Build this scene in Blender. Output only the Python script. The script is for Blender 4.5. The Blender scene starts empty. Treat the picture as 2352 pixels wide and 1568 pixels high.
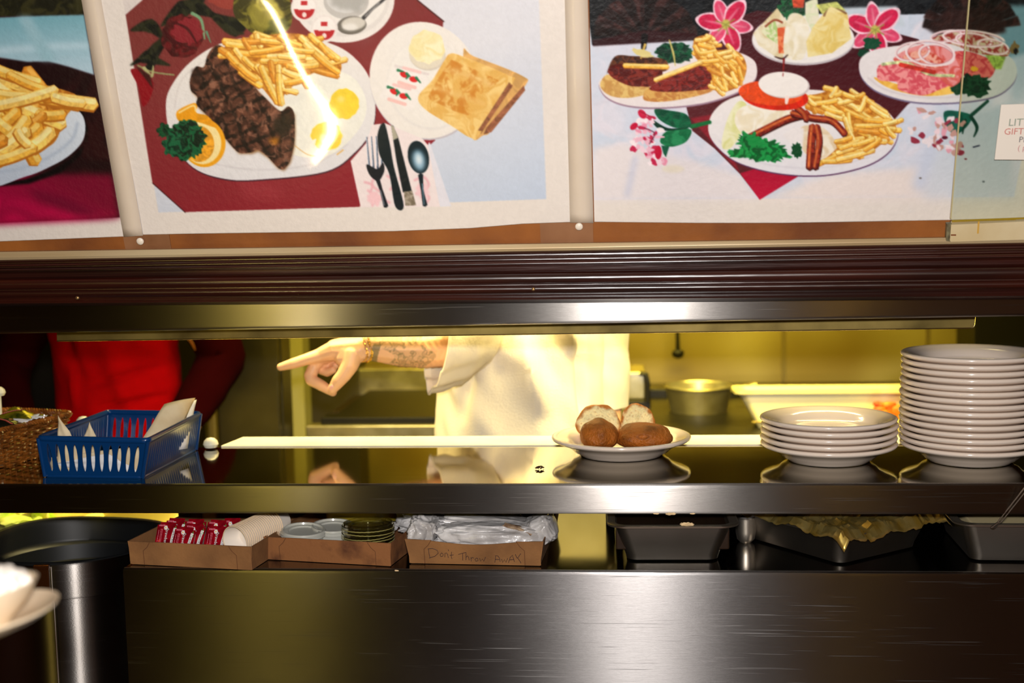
import bpy, bmesh, math, random
import numpy as np
from mathutils import Vector, Matrix, noise as mnoise
from math import sin, cos, pi, radians, sqrt, atan2, tan, exp
random.seed(7)
S = 1.15          # height of the pass-through shelf
LC = 0.998        # height of the counter under the shelf
# ---------------------------------------------------------------- camera
FPX = 3000.0
yw, pt, rl = radians(5.1), radians(6.1), radians(1.15)
CF = Vector((-sin(yw)*cos(pt), cos(yw)*cos(pt), -sin(pt)))
_R0 = Vector((cos(yw), sin(yw), 0)); _U0 = _R0.cross(CF)
CR = _R0*cos(rl) - _U0*sin(rl); CU = _U0*cos(rl) + _R0*sin(rl)
CP = Vector((0, -2.2, S+0.484))
cam = bpy.data.cameras.new('camera'); camo = bpy.data.objects.new('camera', cam)
bpy.context.scene.collection.objects.link(camo)
camo.matrix_world = Matrix(((CR.x, CU.x, -CF.x, CP.x), (CR.y, CU.y, -CF.y, CP.y), (CR.z, CU.z, -CF.z, CP.z), (0, 0, 0, 1)))
cam.sensor_width = 36; cam.lens = FPX/2352*36; cam.clip_start = .05
cam.dof.use_dof = True; cam.dof.focus_distance = 2.28; cam.dof.aperture_fstop = 3.0
scene = bpy.context.scene; scene.camera = camo
# ---------------------------------------------------------------- world, exposure
w = bpy.data.worlds.new('world'); scene.world = w; w.use_nodes = True
w.node_tree.nodes['Background'].inputs[0].default_value = (.5, .33, .2, 1)
w.node_tree.nodes['Background'].inputs[1].default_value = .05
scene.view_settings.view_transform = 'Standard'; scene.view_settings.look = 'None'
scene.view_settings.exposure = 0; scene.view_settings.gamma = 1; scene.view_settings.use_curve_mapping = False
scene.cycles.max_bounces = 8; scene.cycles.transparent_max_bounces = 12
scene.cycles.caustics_reflective = False; scene.cycles.caustics_refractive = False
scene.cycles.use_denoising = True
scene.cycles.sample_clamp_indirect = 6
# ---------------------------------------------------------------- lights
def light(name, kind, loc, energy, color, size=.1, aim=None, size_y=None, spot=None, spread=None):
    l = bpy.data.lights.new(name, kind); o = bpy.data.objects.new(name, l); scene.collection.objects.link(o)
    o.location = loc; l.energy = energy; l.color = color
    if kind == 'AREA':
        l.shape = 'RECTANGLE'; l.size = size; l.size_y = size_y or size
    else: l.shadow_soft_size = size
    if spread: l.spread = radians(spread)
    if spot: l.spot_size = radians(spot); l.spot_blend = .5
    if aim is not None: o.rotation_euler = (Vector(aim)-Vector(loc)).to_track_quat('-Z', 'Y').to_euler()
    return o
# flash of the photographer, just above the lens
light('camera_flash', 'AREA', (0.02, -2.24, S+.60), 47, (1, .955, .925), .10, (-.1, 0, S+.18), .06)
# heat lamps under the header on the kitchen side
YEL = (1, .79, .12)
for _x in (-.75, -.15, .45):
    light('heat_lamp_light', 'AREA', (_x, .60, S+.62), 7.5, (1, .82, .36), .5, (_x, .70, S), .12, spread=120)
light('kitchen_ceiling_light', 'AREA', (.1, 1.02, 2.35), 42, YEL, 1.8, (.1, 1.75, 1.0), .4, spread=88)
light('kitchen_ceiling_light_left', 'AREA', (-1.5, 1.9, 2.6), 5, YEL, .6, (-1.5, 1.9, 0), .5)
light('under_shelf_kitchen_light', 'AREA', (-1.3, .74, S+.30), 2.6, YEL, .6, (-1.3, .80, .9), .08, spread=80)
# dining room lamps behind the photographer (seen only as reflections and soft warm fill)
light('yellow_wall_lamp', 'AREA', (-1.62, -3.6, 1.55), 6.5, (1, .75, .14), .08, (-.4, 0, 1.5), .5)
light('orange_wall_lamp', 'AREA', (.90, -3.6, 1.5), 1.0, (1, .55, .05), .06, (.3, 0, 1.5), .4)
light('warm_room_lamp', 'AREA', (1.4, -3.6, 1.5), 1.1, (1, .42, .18), 1.5, (.3, 0, 1.3), 1.9)
# slim tube lamp low on the left of the dining counter: the slanting streak in the steak print and the yellow glow in the steel
_a, _b = Vector((-1.059, -1.735, 1.0)), Vector((-.744, -1.032, 1.0)); _m = (_a+_b)/2
_t = light('counter_tube_lamp', 'AREA', _m-(_b-_a)*.13, .42, (1, .80, .40), (_b-_a).length*.62, None, .008, spread=56)
_z = -(Vector((-.35, -.12, 1.78))-_m).normalized(); _x = (_b-_a).normalized(); _x = (_x-_z*_x.dot(_z)).normalized(); _y = _z.cross(_x)
_t.matrix_world = Matrix(((_x.x, _y.x, _z.x, _m.x-(_b-_a).x*.13), (_x.y, _y.y, _z.y, _m.y-(_b-_a).y*.13), (_x.z, _y.z, _z.z, _m.z), (0, 0, 0, 1)))
# ---------------------------------------------------------------- pixel to plane
def ray(x, y): return CF + CR*((x-1176)/FPX) - CU*((y-784)/FPX)
def onY(x, y, Y):
    d = ray(x, y); return CP + d*((Y-CP.y)/d.y)
def onZ(x, y, Z):
    d = ray(x, y); return CP + d*((Z-CP.z)/d.z)
def onP(x, y, P0, N):
    d = ray(x, y); return CP + d*((Vector(P0)-CP).dot(N)/d.dot(N))
def proj(P):
    d = Vector(P)-CP; z = d.dot(CF)
    return 1176+FPX*d.dot(CR)/z, 784-FPX*d.dot(CU)/z
# ---------------------------------------------------------------- colours and materials
def lin(c): 
    c = c/255.0
    return c/12.92 if c <= .04045 else ((c+.055)/1.055)**2.4
def L(r, g, b): return (lin(r), lin(g), lin(b), 1)
MATS = {}
def mat(name, col=(.5, .5, .5, 1), rough=.5, metal=0, coat=0, aniso=0, tan_dir=None, trans=0, ior=1.45,
        c2=None, nscale=20, nstretch=(1, 1, 1), bump=0, bscale=None, bstretch=None, rvar=0, sub=0, attr=None, coat_rough=.1,
        scratch=0, spec=None, ndetail=6, nlo=.35, nhi=.65, sheen=0, emit=None, alpha=1):
    if name in MATS: return MATS[name]
    m = bpy.data.materials.new(name); m.use_nodes = True; nt = m.node_tree; N = nt.nodes; K = nt.links
    b = N['Principled BSDF']; I = b.inputs
    I['Base Color'].default_value = col; I['Roughness'].default_value = rough; I['Metallic'].default_value = metal
    I['Coat Weight'].default_value = coat; I['Coat Roughness'].default_value = coat_rough; I['IOR'].default_value = ior
    I['Transmission Weight'].default_value = trans; I['Alpha'].default_value = alpha
    if spec is not None: I['Specular IOR Level'].default_value = spec
    if sub: I['Subsurface Weight'].default_value = sub; I['Subsurface Radius'].default_value = (.02, .01, .005); I['Subsurface Scale'].default_value = .3
    if sheen: I['Sheen Weight'].default_value = sheen
    if emit: I['Emission Color'].default_value = emit[:3]+(1,); I['Emission Strength'].default_value = emit[3]
    if aniso:
        I['Anisotropic'].default_value = aniso
        cx = N.new('ShaderNodeCombineXYZ')
        for i in range(3): cx.inputs[i].default_value = tan_dir[i]
        K.new(cx.outputs[0], I['Tangent'])
    tc = N.new('ShaderNodeTexCoord')
    def noise(scale, stretch, detail=3):
        mp = N.new('ShaderNodeMapping'); mp.inputs['Scale'].default_value = stretch
        K.new(tc.outputs['Object'], mp.inputs[0])
        n = N.new('ShaderNodeTexNoise'); n.inputs['Scale'].default_value = scale; n.inputs['Detail'].default_value = detail
        K.new(mp.outputs[0], n.inputs['Vector']); return n
    src = None
    if attr:
        a = N.new('ShaderNodeAttribute'); a.attribute_name = attr; src = a.outputs['Color']
    if c2 is not None:
        n = noise(nscale, nstretch, ndetail); r = N.new('ShaderNodeMapRange')
        r.inputs['From Min'].default_value = nlo; r.inputs['From Max'].default_value = nhi
        K.new(n.outputs['Fac'], r.inputs['Value'])
        mx = N.new('ShaderNodeMix'); mx.data_type = 'RGBA'
        K.new(r.outputs[0], mx.inputs[0]); mx.inputs[6].default_value = col; mx.inputs[7].default_value = c2
        if src is not None: K.new(src, mx.inputs[6])
        src = mx.outputs[2]
    if src is not None: K.new(src, I['Base Color'])
    if rvar:
        n = noise(nscale*1.3, nstretch); r = N.new('ShaderNodeMapRange')
        r.inputs['From Min'].default_value = .15; r.inputs['From Max'].default_value = .85
        r.inputs['To Min'].default_value = max(.02, rough-rvar); r.inputs['To Max'].default_value = rough+rvar
        K.new(n.outputs['Fac'], r.inputs['Value']); K.new(r.outputs[0], I['Roughness'])
    if scratch:
        r0 = None
        for k_, (an_, th_) in enumerate(((.18, .66), (-.35, .70))):
            mp = N.new('ShaderNodeMapping'); mp.inputs['Scale'].default_value = (2.2, 3, 230); mp.inputs['Rotation'].default_value = (0, an_, 0); mp.inputs['Location'].default_value = (k_*3, 0, 0)
            K.new(tc.outputs['Object'], mp.inputs[0]); n = N.new('ShaderNodeTexNoise'); n.inputs['Scale'].default_value = 2.2; n.inputs['Detail'].default_value = 2; K.new(mp.outputs[0], n.inputs['Vector'])
            r = N.new('ShaderNodeMapRange'); r.inputs['From Min'].default_value = th_; r.inputs['From Max'].default_value = th_+.05; r.inputs['To Max'].default_value = scratch; K.new(n.outputs['Fac'], r.inputs['Value'])
            if r0 is None: r0 = r.outputs[0]
            else:
                ad = N.new('ShaderNodeMath'); ad.operation = 'ADD'; K.new(r0, ad.inputs[0]); K.new(r.outputs[0], ad.inputs[1]); r0 = ad.outputs[0]
        ad = N.new('ShaderNodeMath'); ad.operation = 'ADD'; ad.inputs[1].default_value = rough; K.new(r0, ad.inputs[0])
        if I['Roughness'].links: K.new(I['Roughness'].links[0].from_socket, ad.inputs[1])
        K.new(ad.outputs[0], I['Roughness'])
    if bump:
        n = noise(bscale or nscale, bstretch or nstretch); bp = N.new('ShaderNodeBump')
        bp.inputs['Strength'].default_value = bump; bp.inputs['Distance'].default_value = .01
        K.new(n.outputs['Fac'], bp.inputs['Height']); K.new(bp.outputs[0], I['Normal'])
    MATS[name] = m; return m
def steel(name, tan_dir=(0, 0, 1), rough=.28, aniso=.75, col=(.52, .49, .46, 1), stretch=(2, 60, 60), smudge=(.42, .39, .35, 1), bump=.02, scratch=0):
    return mat(name, col, rough, 1, aniso=aniso, tan_dir=tan_dir, c2=smudge, nscale=6, nstretch=(1, 1, 1), rvar=.02, scratch=scratch, bump=bump, bscale=14, bstretch=stretch, nlo=.2, nhi=.9, ndetail=2)
# ---------------------------------------------------------------- objects
COL = scene.collection
def tag(o, label=None, cat=None, group=None, kind=None):
    if label: o['label'] = label
    if cat: o['category'] = cat
    if group: o['group'] = group
    if kind: o['kind'] = kind
    return o
def empty(name, loc, label, cat, group=None, rz=0):
    o = bpy.data.objects.new(name, None); COL.objects.link(o); o.location = loc; o.rotation_euler.z = rz
    o.empty_display_size = .02
    return tag(o, label, cat, group)
def mk(name, verts, faces, m, parent=None, loc=(0, 0, 0), smooth=False, rot=None):
    me = bpy.data.meshes.new(name); me.from_pydata([tuple(v) for v in verts], [], faces); me.update()
    if smooth: me.polygons.foreach_set('use_smooth', [True]*len(me.polygons))
    o = bpy.data.objects.new(name, me); COL.objects.link(o)
    if m: me.materials.append(m)
    if parent: o.parent = parent
    o.location = loc
    if rot: o.rotation_euler = rot
    return o
def bmobj(name, bm, m, parent=None, loc=(0, 0, 0), smooth=True, rot=None, angle=40):
    bmesh.ops.recalc_face_normals(bm, faces=bm.faces)
    me = bpy.data.meshes.new(name); bm.to_mesh(me); bm.free()
    if smooth:
        me.polygons.foreach_set('use_smooth', [True]*len(me.polygons))
        me.set_sharp_from_angle(angle=radians(angle))
    o = bpy.data.objects.new(name, me); COL.objects.link(o)
    if smooth and angle <= 60 and len(me.vertices) < 2500:
        wn = o.modifiers.new('n', 'WEIGHTED_NORMAL'); wn.keep_sharp = True
    for mm in (m if isinstance(m, (list, tuple)) else [m]): me.materials.append(mm)
    if parent: o.parent = parent
    o.location = loc
    if rot: o.rotation_euler = rot
    return o
def box(bm, x0, x1, y0, y1, z0, z1, bev=0, M=None):
    r = bmesh.ops.create_cube(bm, size=1)
    vs = r['verts']
    for v in vs: v.co = Vector(((x0+x1)/2+v.co.x*(x1-x0), (y0+y1)/2+v.co.y*(y1-y0), (z0+z1)/2+v.co.z*(z1-z0)))
    if bev:
        es = list({e for v in vs for e in v.link_edges})
        r2 = bmesh.ops.bevel(bm, geom=es, offset=bev, segments=2, affect='EDGES', profile=.5)
        vs = list({v for f in r2['faces'] for v in f.verts} | {v for v in vs if v.is_valid})
    if M is not None: bmesh.ops.transform(bm, matrix=M, verts=[v for v in vs if v.is_valid])
    return vs
def boxo(name, x0, x1, y0, y1, z0, z1, m, parent=None, bev=0, loc=None):
    """box whose origin is its own base centre unless parented"""
    if loc is None: loc = (0, 0, 0) if parent else ((x0+x1)/2, (y0+y1)/2, z0)
    bm = bmesh.new(); box(bm, x0-loc[0], x1-loc[0], y0-loc[1], y1-loc[1], z0-loc[2], z1-loc[2], bev)
    return bmobj(name, bm, m, parent, loc)
def lathe(bm, prof, n=64, M=None, cap=False):
    """prof = [(r,z)...]; closed by poles where r==0"""
    rings = []
    for r, z in prof:
        if r < 1e-6: rings.append([bm.verts.new((0, 0, z))])
        else: rings.append([bm.verts.new((r*cos(2*pi*i/n), r*sin(2*pi*i/n), z)) for i in range(n)])
    for a, b in zip(rings[:-1], rings[1:]):
        for i in range(n):
            j = (i+1) % n
            if len(a) == 1 and len(b) == 1: continue
            if len(a) == 1: bm.faces.new((a[0], b[i], b[j]))
            elif len(b) == 1: bm.faces.new((a[i], a[j], b[0]))
            else: bm.faces.new((a[i], a[j], b[j], b[i]))
    vs = [v for r in rings for v in r]
    if M is not None: bmesh.ops.transform(bm, matrix=M, verts=vs)
    return vs
def tube(bm, pts, r, n=10, closed=False, flat=1.0, caps=True):
    pts = [Vector(p) for p in pts]; N_ = len(pts); rings = []
    rs = r if isinstance(r, (list, tuple)) else [r]*N_
    up = Vector((0, 0, 1)); prev = None
    for i, p in enumerate(pts):
        if closed: t = pts[(i+1) % N_]-pts[i-1]
        else: t = pts[min(i+1, N_-1)]-pts[max(i-1, 0)]
        t = t.normalized() if t.length > 1e-9 else Vector((1, 0, 0))
        if prev is None:
            a = t.cross(up); a = a.normalized() if a.length > .1 else t.cross(Vector((1, 0, 0))).normalized()
        else:
            a = prev-t*prev.dot(t); a.normalize()
        prev = a; b = t.cross(a)
        rings.append([bm.verts.new(p+(a*cos(2*pi*k/n)+b*sin(2*pi*k/n)*flat)*rs[i]) for k in range(n)])
    m = N_ if closed else N_-1
    for i in range(m):
        A, B = rings[i], rings[(i+1) % N_]
        for k in range(n): bm.faces.new((A[k], A[(k+1) % n], B[(k+1) % n], B[k]))
    if caps and not closed:
        bm.faces.new(list(reversed(rings[0]))); bm.faces.new(rings[-1])
    return rings
def ico(bm, r=1, sub=3, M=None):
    rr = bmesh.ops.create_icosphere(bm, subdivisions=sub, radius=r)
    if M is not None: bmesh.ops.transform(bm, matrix=M, verts=rr['verts'])
    return rr['verts']
def frame(o, x, y, z=None):
    x = Vector(x).normalized(); y = Vector(y).normalized(); z = x.cross(y).normalized() if z is None else Vector(z)
    return Matrix(((x.x, y.x, z.x, o[0]), (x.y, y.y, z.y, o[1]), (x.z, y.z, z.z, o[2]), (0, 0, 0, 1)))
def text_obj(name, s, size, m, parent, M, depth=.0002, shear=0, align='CENTER', sx=1):
    cu = bpy.data.curves.new(name, 'FONT'); cu.body = s; cu.size = size; cu.extrude = depth; cu.shear = shear
    cu.align_x = align; cu.align_y = 'CENTER'; cu.resolution_u = 2
    t = bpy.data.objects.new(name+'_tmp', cu); COL.objects.link(t)
    dg = bpy.context.evaluated_depsgraph_get(); me = bpy.data.meshes.new_from_object(t.evaluated_get(dg))
    bpy.data.objects.remove(t); me.transform(Matrix.Scale(sx, 4, (1, 0, 0))); me.materials.clear(); me.materials.append(m)
    o = bpy.data.objects.new(name, me); COL.objects.link(o); o.parent = parent; o.matrix_local = M
    return o
def bake(o):
    """apply modifiers"""
    dg = bpy.context.evaluated_depsgraph_get(); me = bpy.data.meshes.new_from_object(o.evaluated_get(dg))
    o.modifiers.clear(); o.data = me; me.polygons.foreach_set('use_smooth', [True]*len(me.polygons)); return o
def copy_tree(o, loc=None, label=None, group=None, rz=None):
    c = o.copy(); COL.objects.link(c)
    for ch in list(o.children):
        d = ch.copy(); COL.objects.link(d); d.parent = c; d.matrix_parent_inverse = ch.matrix_parent_inverse.copy()
        for g in ch.children:
            e = g.copy(); COL.objects.link(e); e.parent = d; e.matrix_parent_inverse = g.matrix_parent_inverse.copy()
    if loc is not None: c.location = loc
    if rz is not None: c.rotation_euler.z = rz
    if label: c['label'] = label
    if group: c['group'] = group
    return c
def capsules(name, chains, m, parent=None, loc=(0, 0, 0), voxel=.0025, smooth=6, extra=None):
    bm = bmesh.new()
    for ch in chains:
        for (p, r), (q, s) in zip(ch[:-1], ch[1:]):
            p = Vector(p); q = Vector(q); d = q-p; n = max(2, int(d.length/(min(r, s)*.35))+1)
            for i in range(n+1):
                t = i/n
                ico(bm, r+(s-r)*t, 2, Matrix.Translation(p+d*t))
    if extra: extra(bm)
    me = bpy.data.meshes.new(name); bm.to_mesh(me); bm.free()
    o = bpy.data.objects.new(name, me); COL.objects.link(o); me.materials.append(m)
    md = o.modifiers.new('r', 'REMESH'); md.mode = 'VOXEL'; md.voxel_size = voxel
    if smooth:
        sm = o.modifiers.new('s', 'SMOOTH'); sm.factor = .5; sm.iterations = smooth
    if parent: o.parent = parent
    o.location = loc
    bake(o); 
    if not o.data.materials: o.data.materials.append(m)
    return o
def setcol(me, cols, name='Col'):
    a = me.color_attributes.new(name, 'FLOAT_COLOR', 'POINT')
    a.data.foreach_set('color', np.asarray(cols, dtype=np.float32).reshape(-1))
def loft(bm, rings, close=True, cap0=False, cap1=False):
    R = [[bm.verts.new(p) for p in r] for r in rings]; n = len(R[0])
    for a, b in zip(R[:-1], R[1:]):
        for i in range(n if close else n-1):
            j = (i+1) % n; bm.faces.new((a[i], a[j], b[j], b[i]))
    if cap0: bm.faces.new(list(reversed(R[0])))
    if cap1: bm.faces.new(R[-1])
    return R
# ================================================================ menu prints: the flat photographs, painted on a board-plane grid
PX0, PY0, PW, PH = -40, -60, 2470, 640
CV = np.zeros((PH, PW, 3), np.float32)
_rng = np.random.RandomState(3)
def vnoise(h, w, s, seed):
    r = np.random.RandomState(seed); gh, gw = int(h/s)+3, int(w/s)+3; g = r.rand(gh, gw).astype(np.float32)
    y = np.arange(h)/s; x = np.arange(w)/s; yi = y.astype(int); xi = x.astype(int)
    fy = (y-yi)[:, None]; fx = (x-xi)[None]; fy = fy*fy*(3-2*fy); fx = fx*fx*(3-2*fx)
    a = g[yi][:, xi]; b = g[yi][:, xi+1]; c = g[yi+1][:, xi]; d = g[yi+1][:, xi+1]
    return (a*(1-fx)+b*fx)*(1-fy)+(c*(1-fx)+d*fx)*fy
NZ = [sum(vnoise(PH, PW, s/(2**k), 10*i+k)/(2**k) for k in range(3))/1.75-.5 for i, s in enumerate((7, 16, 44))]
_wy, _wx = np.mgrid[0:PH, 0:PW]
for _i, _s in enumerate((7, 16, 44)):
    for _j in range(2):
        _ax = vnoise(PH, PW, _s*1.7, 90+_i+7*_j)-.5; _ay = vnoise(PH, PW, _s*1.6, 60+_i+7*_j)-.5
        NZ[_i] = NZ[_i][np.clip(_wy+(_ay*_s*2.4).astype(int), 0, PH-1), np.clip(_wx+(_ax*_s*2.4).astype(int), 0, PW-1)]
    NZ[_i] = (NZ[_i]*2+np.roll(NZ[_i], 1, 0)+np.roll(NZ[_i], 1, 1))/4*1.12
def smoothpts(P, n=6):
    P = np.array(P, float); out = []
    m = len(P)
    for i in range(m):
        a, b, c, d = P[i-1], P[i], P[(i+1) % m], P[(i+2) % m]
        for k in range(n):
            t = k/n
            out.append(.5*((2*b)+(-a+c)*t+(2*a-5*b+4*c-d)*t*t+(-a+3*b-3*c+d)*t**3))
    return np.array(out)
def cover(P, pad=2, ss=2):
    P = np.asarray(P, float)-np.array([PX0, PY0])
    x0 = int(max(0, math.floor(P[:, 0].min())-pad)); x1 = int(min(PW, math.ceil(P[:, 0].max())+pad))
    y0 = int(max(0, math.floor(P[:, 1].min())-pad)); y1 = int(min(PH, math.ceil(P[:, 1].max())+pad))
    if x1 <= x0 or y1 <= y0: return None
    h, w_ = (y1-y0)*ss, (x1-x0)*ss
    X = x0+(np.arange(w_)+.5)/ss; M = np.zeros((h, w_), bool)
    Q = np.roll(P, -1, 0)
    for r in range(h):
        yy = y0+(r+.5)/ss
        c = (P[:, 1] <= yy) != (Q[:, 1] <= yy)
        if not c.any(): continue
        xs = P[c, 0]+(yy-P[c, 1])/(Q[c, 1]-P[c, 1])*(Q[c, 0]-P[c, 0])
        M[r] = (np.searchsorted(np.sort(xs), X) % 2) == 1
    M = M.reshape(y1-y0, ss, x1-x0, ss).mean((1, 3)).astype(np.float32)
    return (slice(y0, y1), slice(x0, x1)), M
def lay(sl, M, col, col2=None, nz=None, amp=0, grad=None):
    """col in sRGB 0..255; nz picks a noise field that blends towards col2"""
    c = np.array(col, np.float32)/255.
    F = np.broadcast_to(c, M.shape+(3,)).copy()
    if col2 is not None:
        c2 = np.array(col2, np.float32)/255.
        if grad is not None:
            yy, xx = np.mgrid[sl[0], sl[1]]; gx0, gy0, gx1, gy1 = grad
            t = ((xx+PX0-gx0)*(gx1-gx0)+(yy+PY0-gy0)*(gy1-gy0))/((gx1-gx0)**2+(gy1-gy0)**2)
            t = np.clip(t, 0, 1)[..., None]
        else:
            t = np.clip(.5+NZ[nz or 0][sl]*(amp or 3), 0, 1)[..., None]
        F = F*(1-t)+c2*t
    elif nz is not None:
        F = F*(1+NZ[nz][sl][..., None]*(amp or .3))
    CV[sl] = CV[sl]*(1-M[..., None])+F*M[..., None]
def poly(P, col, col2=None, nz=None, amp=0, grad=None, sm=False, blur=0, a=1):
    P = smoothpts(P) if sm else P
    r = cover(P, 3+3*blur)
    if r is None: return
    sl, M = r
    for _ in range(3 if blur else 0):
        for ax_ in (0, 1):
            M = sum(np.roll(M, k_, ax_) for k_ in range(-blur, blur+1))/(2*blur+1)
    lay(sl, M*a, col, col2, nz, amp, grad)
def ell(cx, cy, rx, ry, col, ang=0, t0=0, t1=360, **k):
    T = np.radians(np.linspace(t0, t1, 60)); ca, sa = cos(radians(ang)), sin(radians(ang))
    x, y = rx*np.cos(T), ry*np.sin(T)
    poly(np.stack([cx+x*ca-y*sa, cy+x*sa+y*ca], 1), col, **k)
def rag(cx, cy, rx, ry, col, col2=None, ang=0, n=26, amp_=.25, seed=0, **k):
    r = np.random.RandomState(seed); T = np.linspace(0, 2*pi, n, endpoint=False); q = 1+(r.rand(n)-.5)*2*amp_
    ca, sa = cos(radians(ang)), sin(radians(ang)); x, y = rx*np.cos(T)*q, ry*np.sin(T)*q
    poly(np.stack([cx+x*ca-y*sa, cy+x*sa+y*ca], 1), col, col2, **k)
def line(P, wd, col, col2=None, **k):
    """tapering stroke along points; wd number or list"""
    P = np.array(P, float); n = len(P); wd = list(wd) if hasattr(wd, '__len__') else [wd]*n
    if n > 2:
        idx = np.linspace(0, n-1, n*5); Q = []; W = []
        for t in idx:
            i = min(int(t), n-2); f = t-i; a, b, c, d = P[max(i-1, 0)], P[i], P[i+1], P[min(i+2, n-1)]
            Q.append(.5*((2*b)+(-a+c)*f+(2*a-5*b+4*c-d)*f*f+(-a+3*b-3*c+d)*f**3)); W.append(wd[i]*(1-f)+wd[i+1]*f)
        P = np.array(Q); wd = W; n = len(P)
    T = np.gradient(P, axis=0); T /= np.maximum(np.linalg.norm(T, axis=1, keepdims=True), 1e-6); Nn = np.stack([-T[:, 1], T[:, 0]], 1)
    h = np.array(wd)[:, None]/2
    e0 = P[0]-T[0]*h[0]*.6; e1 = P[-1]+T[-1]*h[-1]*.6
    poly(np.concatenate([[e0], P+Nn*h, [e1], (P-Nn*h)[::-1]]), col, col2, **k)
def fry(x0, y0, x1, y1, wd, tone=0, bend=0):
    base = [(243, 186, 74), (236, 168, 56), (249, 202, 100), (220, 142, 44)][tone % 4]
    hi = [(254, 224, 134), (250, 210, 110), (255, 234, 160), (240, 178, 80)][tone % 4]
    dk = (186, 112, 32); dx, dy = x1-x0, y1-y0; l = max(1, sqrt(dx*dx+dy*dy)); nx, ny = -dy/l, dx/l
    mx, my = (x0+x1)/2+nx*bend, (y0+y1)/2+ny*bend
    P = [(x0, y0), (mx, my), (x1, y1)]; s = 1 if ny > 0 else -1
    line([(a+nx*s*wd*.10, b+ny*s*wd*.10) for a, b in P], wd*1.12, dk)
    line(P, wd*.94, base, nz=0, amp=.35)
    line([(a-nx*s*wd*.16, b-ny*s*wd*.16) for a, b in P], wd*.42, hi, nz=1, amp=.2)
def fries(P, n, wd, seed, l0=34, l1=62, ang=None, under=(214, 144, 50)):
    """heap of fries filling an outline"""
    poly(P, under, (176, 104, 32), nz=0, amp=5, sm=True)
    r = np.random.RandomState(seed); P = np.array(P, float); x0, y0 = P.min(0); x1, y1 = P.max(0); Q = np.roll(P, -1, 0); k = 0; tr = 0
    while k < n and tr < n*30:
        tr += 1; x, y = x0+(x1-x0)*r.rand(), y0+(y1-y0)*r.rand()
        c = (P[:, 1] <= y) != (Q[:, 1] <= y); xs = P[c, 0]+(y-P[c, 1])/(Q[c, 1]-P[c, 1])*(Q[c, 0]-P[c, 0])
        if (xs < x).sum() % 2 == 0: continue
        a = radians((ang if ang is not None else 0)+(r.rand()-.5)*(90 if ang is not None else 180)); l = l0+(l1-l0)*r.rand(); dx, dy = cos(a)*l/2, sin(a)*l/2*.8
        fry(x-dx, y-dy, x+dx, y+dy, wd*(.85+.3*r.rand()), tone=[0, 1, 2, 0, 2, 3][r.randint(6)], bend=(r.rand()-.5)*4); k += 1
def petal(cx, cy, ang, ln, wd, col, edge):
    a = radians(ang); ux, uy = cos(a), sin(a); vx, vy = -uy, ux
    for k, c in ((1, edge), (.78, col)):
        poly([(cx, cy), (cx+ux*ln*.35+vx*wd*k, cy+uy*ln*.35+vy*wd*k), (cx+ux*ln*.75+vx*wd*.8*k, cy+uy*ln*.75+vy*wd*.8*k), (cx+ux*ln*(k*.5+.5), cy+uy*ln*(k*.5+.5)),
              (cx+ux*ln*.75-vx*wd*.8*k, cy+uy*ln*.75-vy*wd*.8*k), (cx+ux*ln*.35-vx*wd*k, cy+uy*ln*.35-vy*wd*k)], c, sm=True, nz=0, amp=.25)
def S1(P, s=2.703, ox=0, oy=0): return [(x/s+ox, y/s+oy) for x, y in P]
def S2(P): return S1(P, 2.7039, 600)
def S3(P): return S1(P, 3.267, 1320)
def S4(P): return S1(P, 2.703, 1800)
PAPER = (232, 223, 216)
CV[:] = np.array(PAPER, np.float32)/255.
# ---------------- left print
poly([(-40, -60), (180, -60), (189, 0), (275.6, 499.5), (-40, 514)], (44, 14, 16), (30, 8, 12), nz=2, amp=3)
poly([(-40, 398), (258, 400), (275.6, 499.5), (-40, 514)], (120, 10, 44), (165, 8, 62), grad=(120, 400, 60, 512), blur=6)
poly([(-40, 455), (120, 470), (270, 497), (275, 499.5), (-40, 514)], (176, 10, 66), blur=8, nz=2, amp=.4)
poly([(60, 430), (150, 452), (230, 490), (180, 496), (90, 462)], (110, 8, 44), blur=7)
poly([(-40, -60), (180, -60), (192, 34), (-40, 38)], (24, 24, 14), (50, 48, 24), nz=1, amp=3)
poly([(-40, 42), (100, 36), (193, 34), (216, 172), (160, 154), (112, 141), (62, 142), (-40, 126)], (112, 168, 184), (176, 205, 222), grad=(100, 30, 110, 160), blur=1)
poly([(-40, 112), (120, 100), (203, 98), (205, 112), (110, 114), (-40, 128)], (182, 212, 228), blur=5)
poly([(40, 38), (70, 38), (130, 140), (96, 140)], (150, 190, 205), blur=5)
poly(S1([(345, 640), (450, 650), (515, 700), (545, 800), (520, 900), (440, 985), (330, 1050), (160, 1110), (-60, 1145), (-60, 1160), (180, 1140), (380, 1070), (500, 960), (545, 840)]), (8, 4, 6), blur=2)
poly(S1([(-110, 700), (100, 640), (350, 652), (450, 670), (510, 712), (530, 790), (510, 880), (430, 965), (320, 1030), (160, 1095), (-110, 1140)]), (216, 226, 238), (190, 202, 220), grad=(190, 280, 60, 420), sm=True)
line(S1([(-60, 1075), (150, 1040), (330, 960), (450, 860), (480, 760)]), 6, (178, 192, 212), blur=2)
fries([(-40, 150), (20, 160), (90, 190), (180, 222), (150, 270), (122, 330), (60, 350), (-40, 385)], 16, 27, 7, 80, 120, 30)
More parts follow.
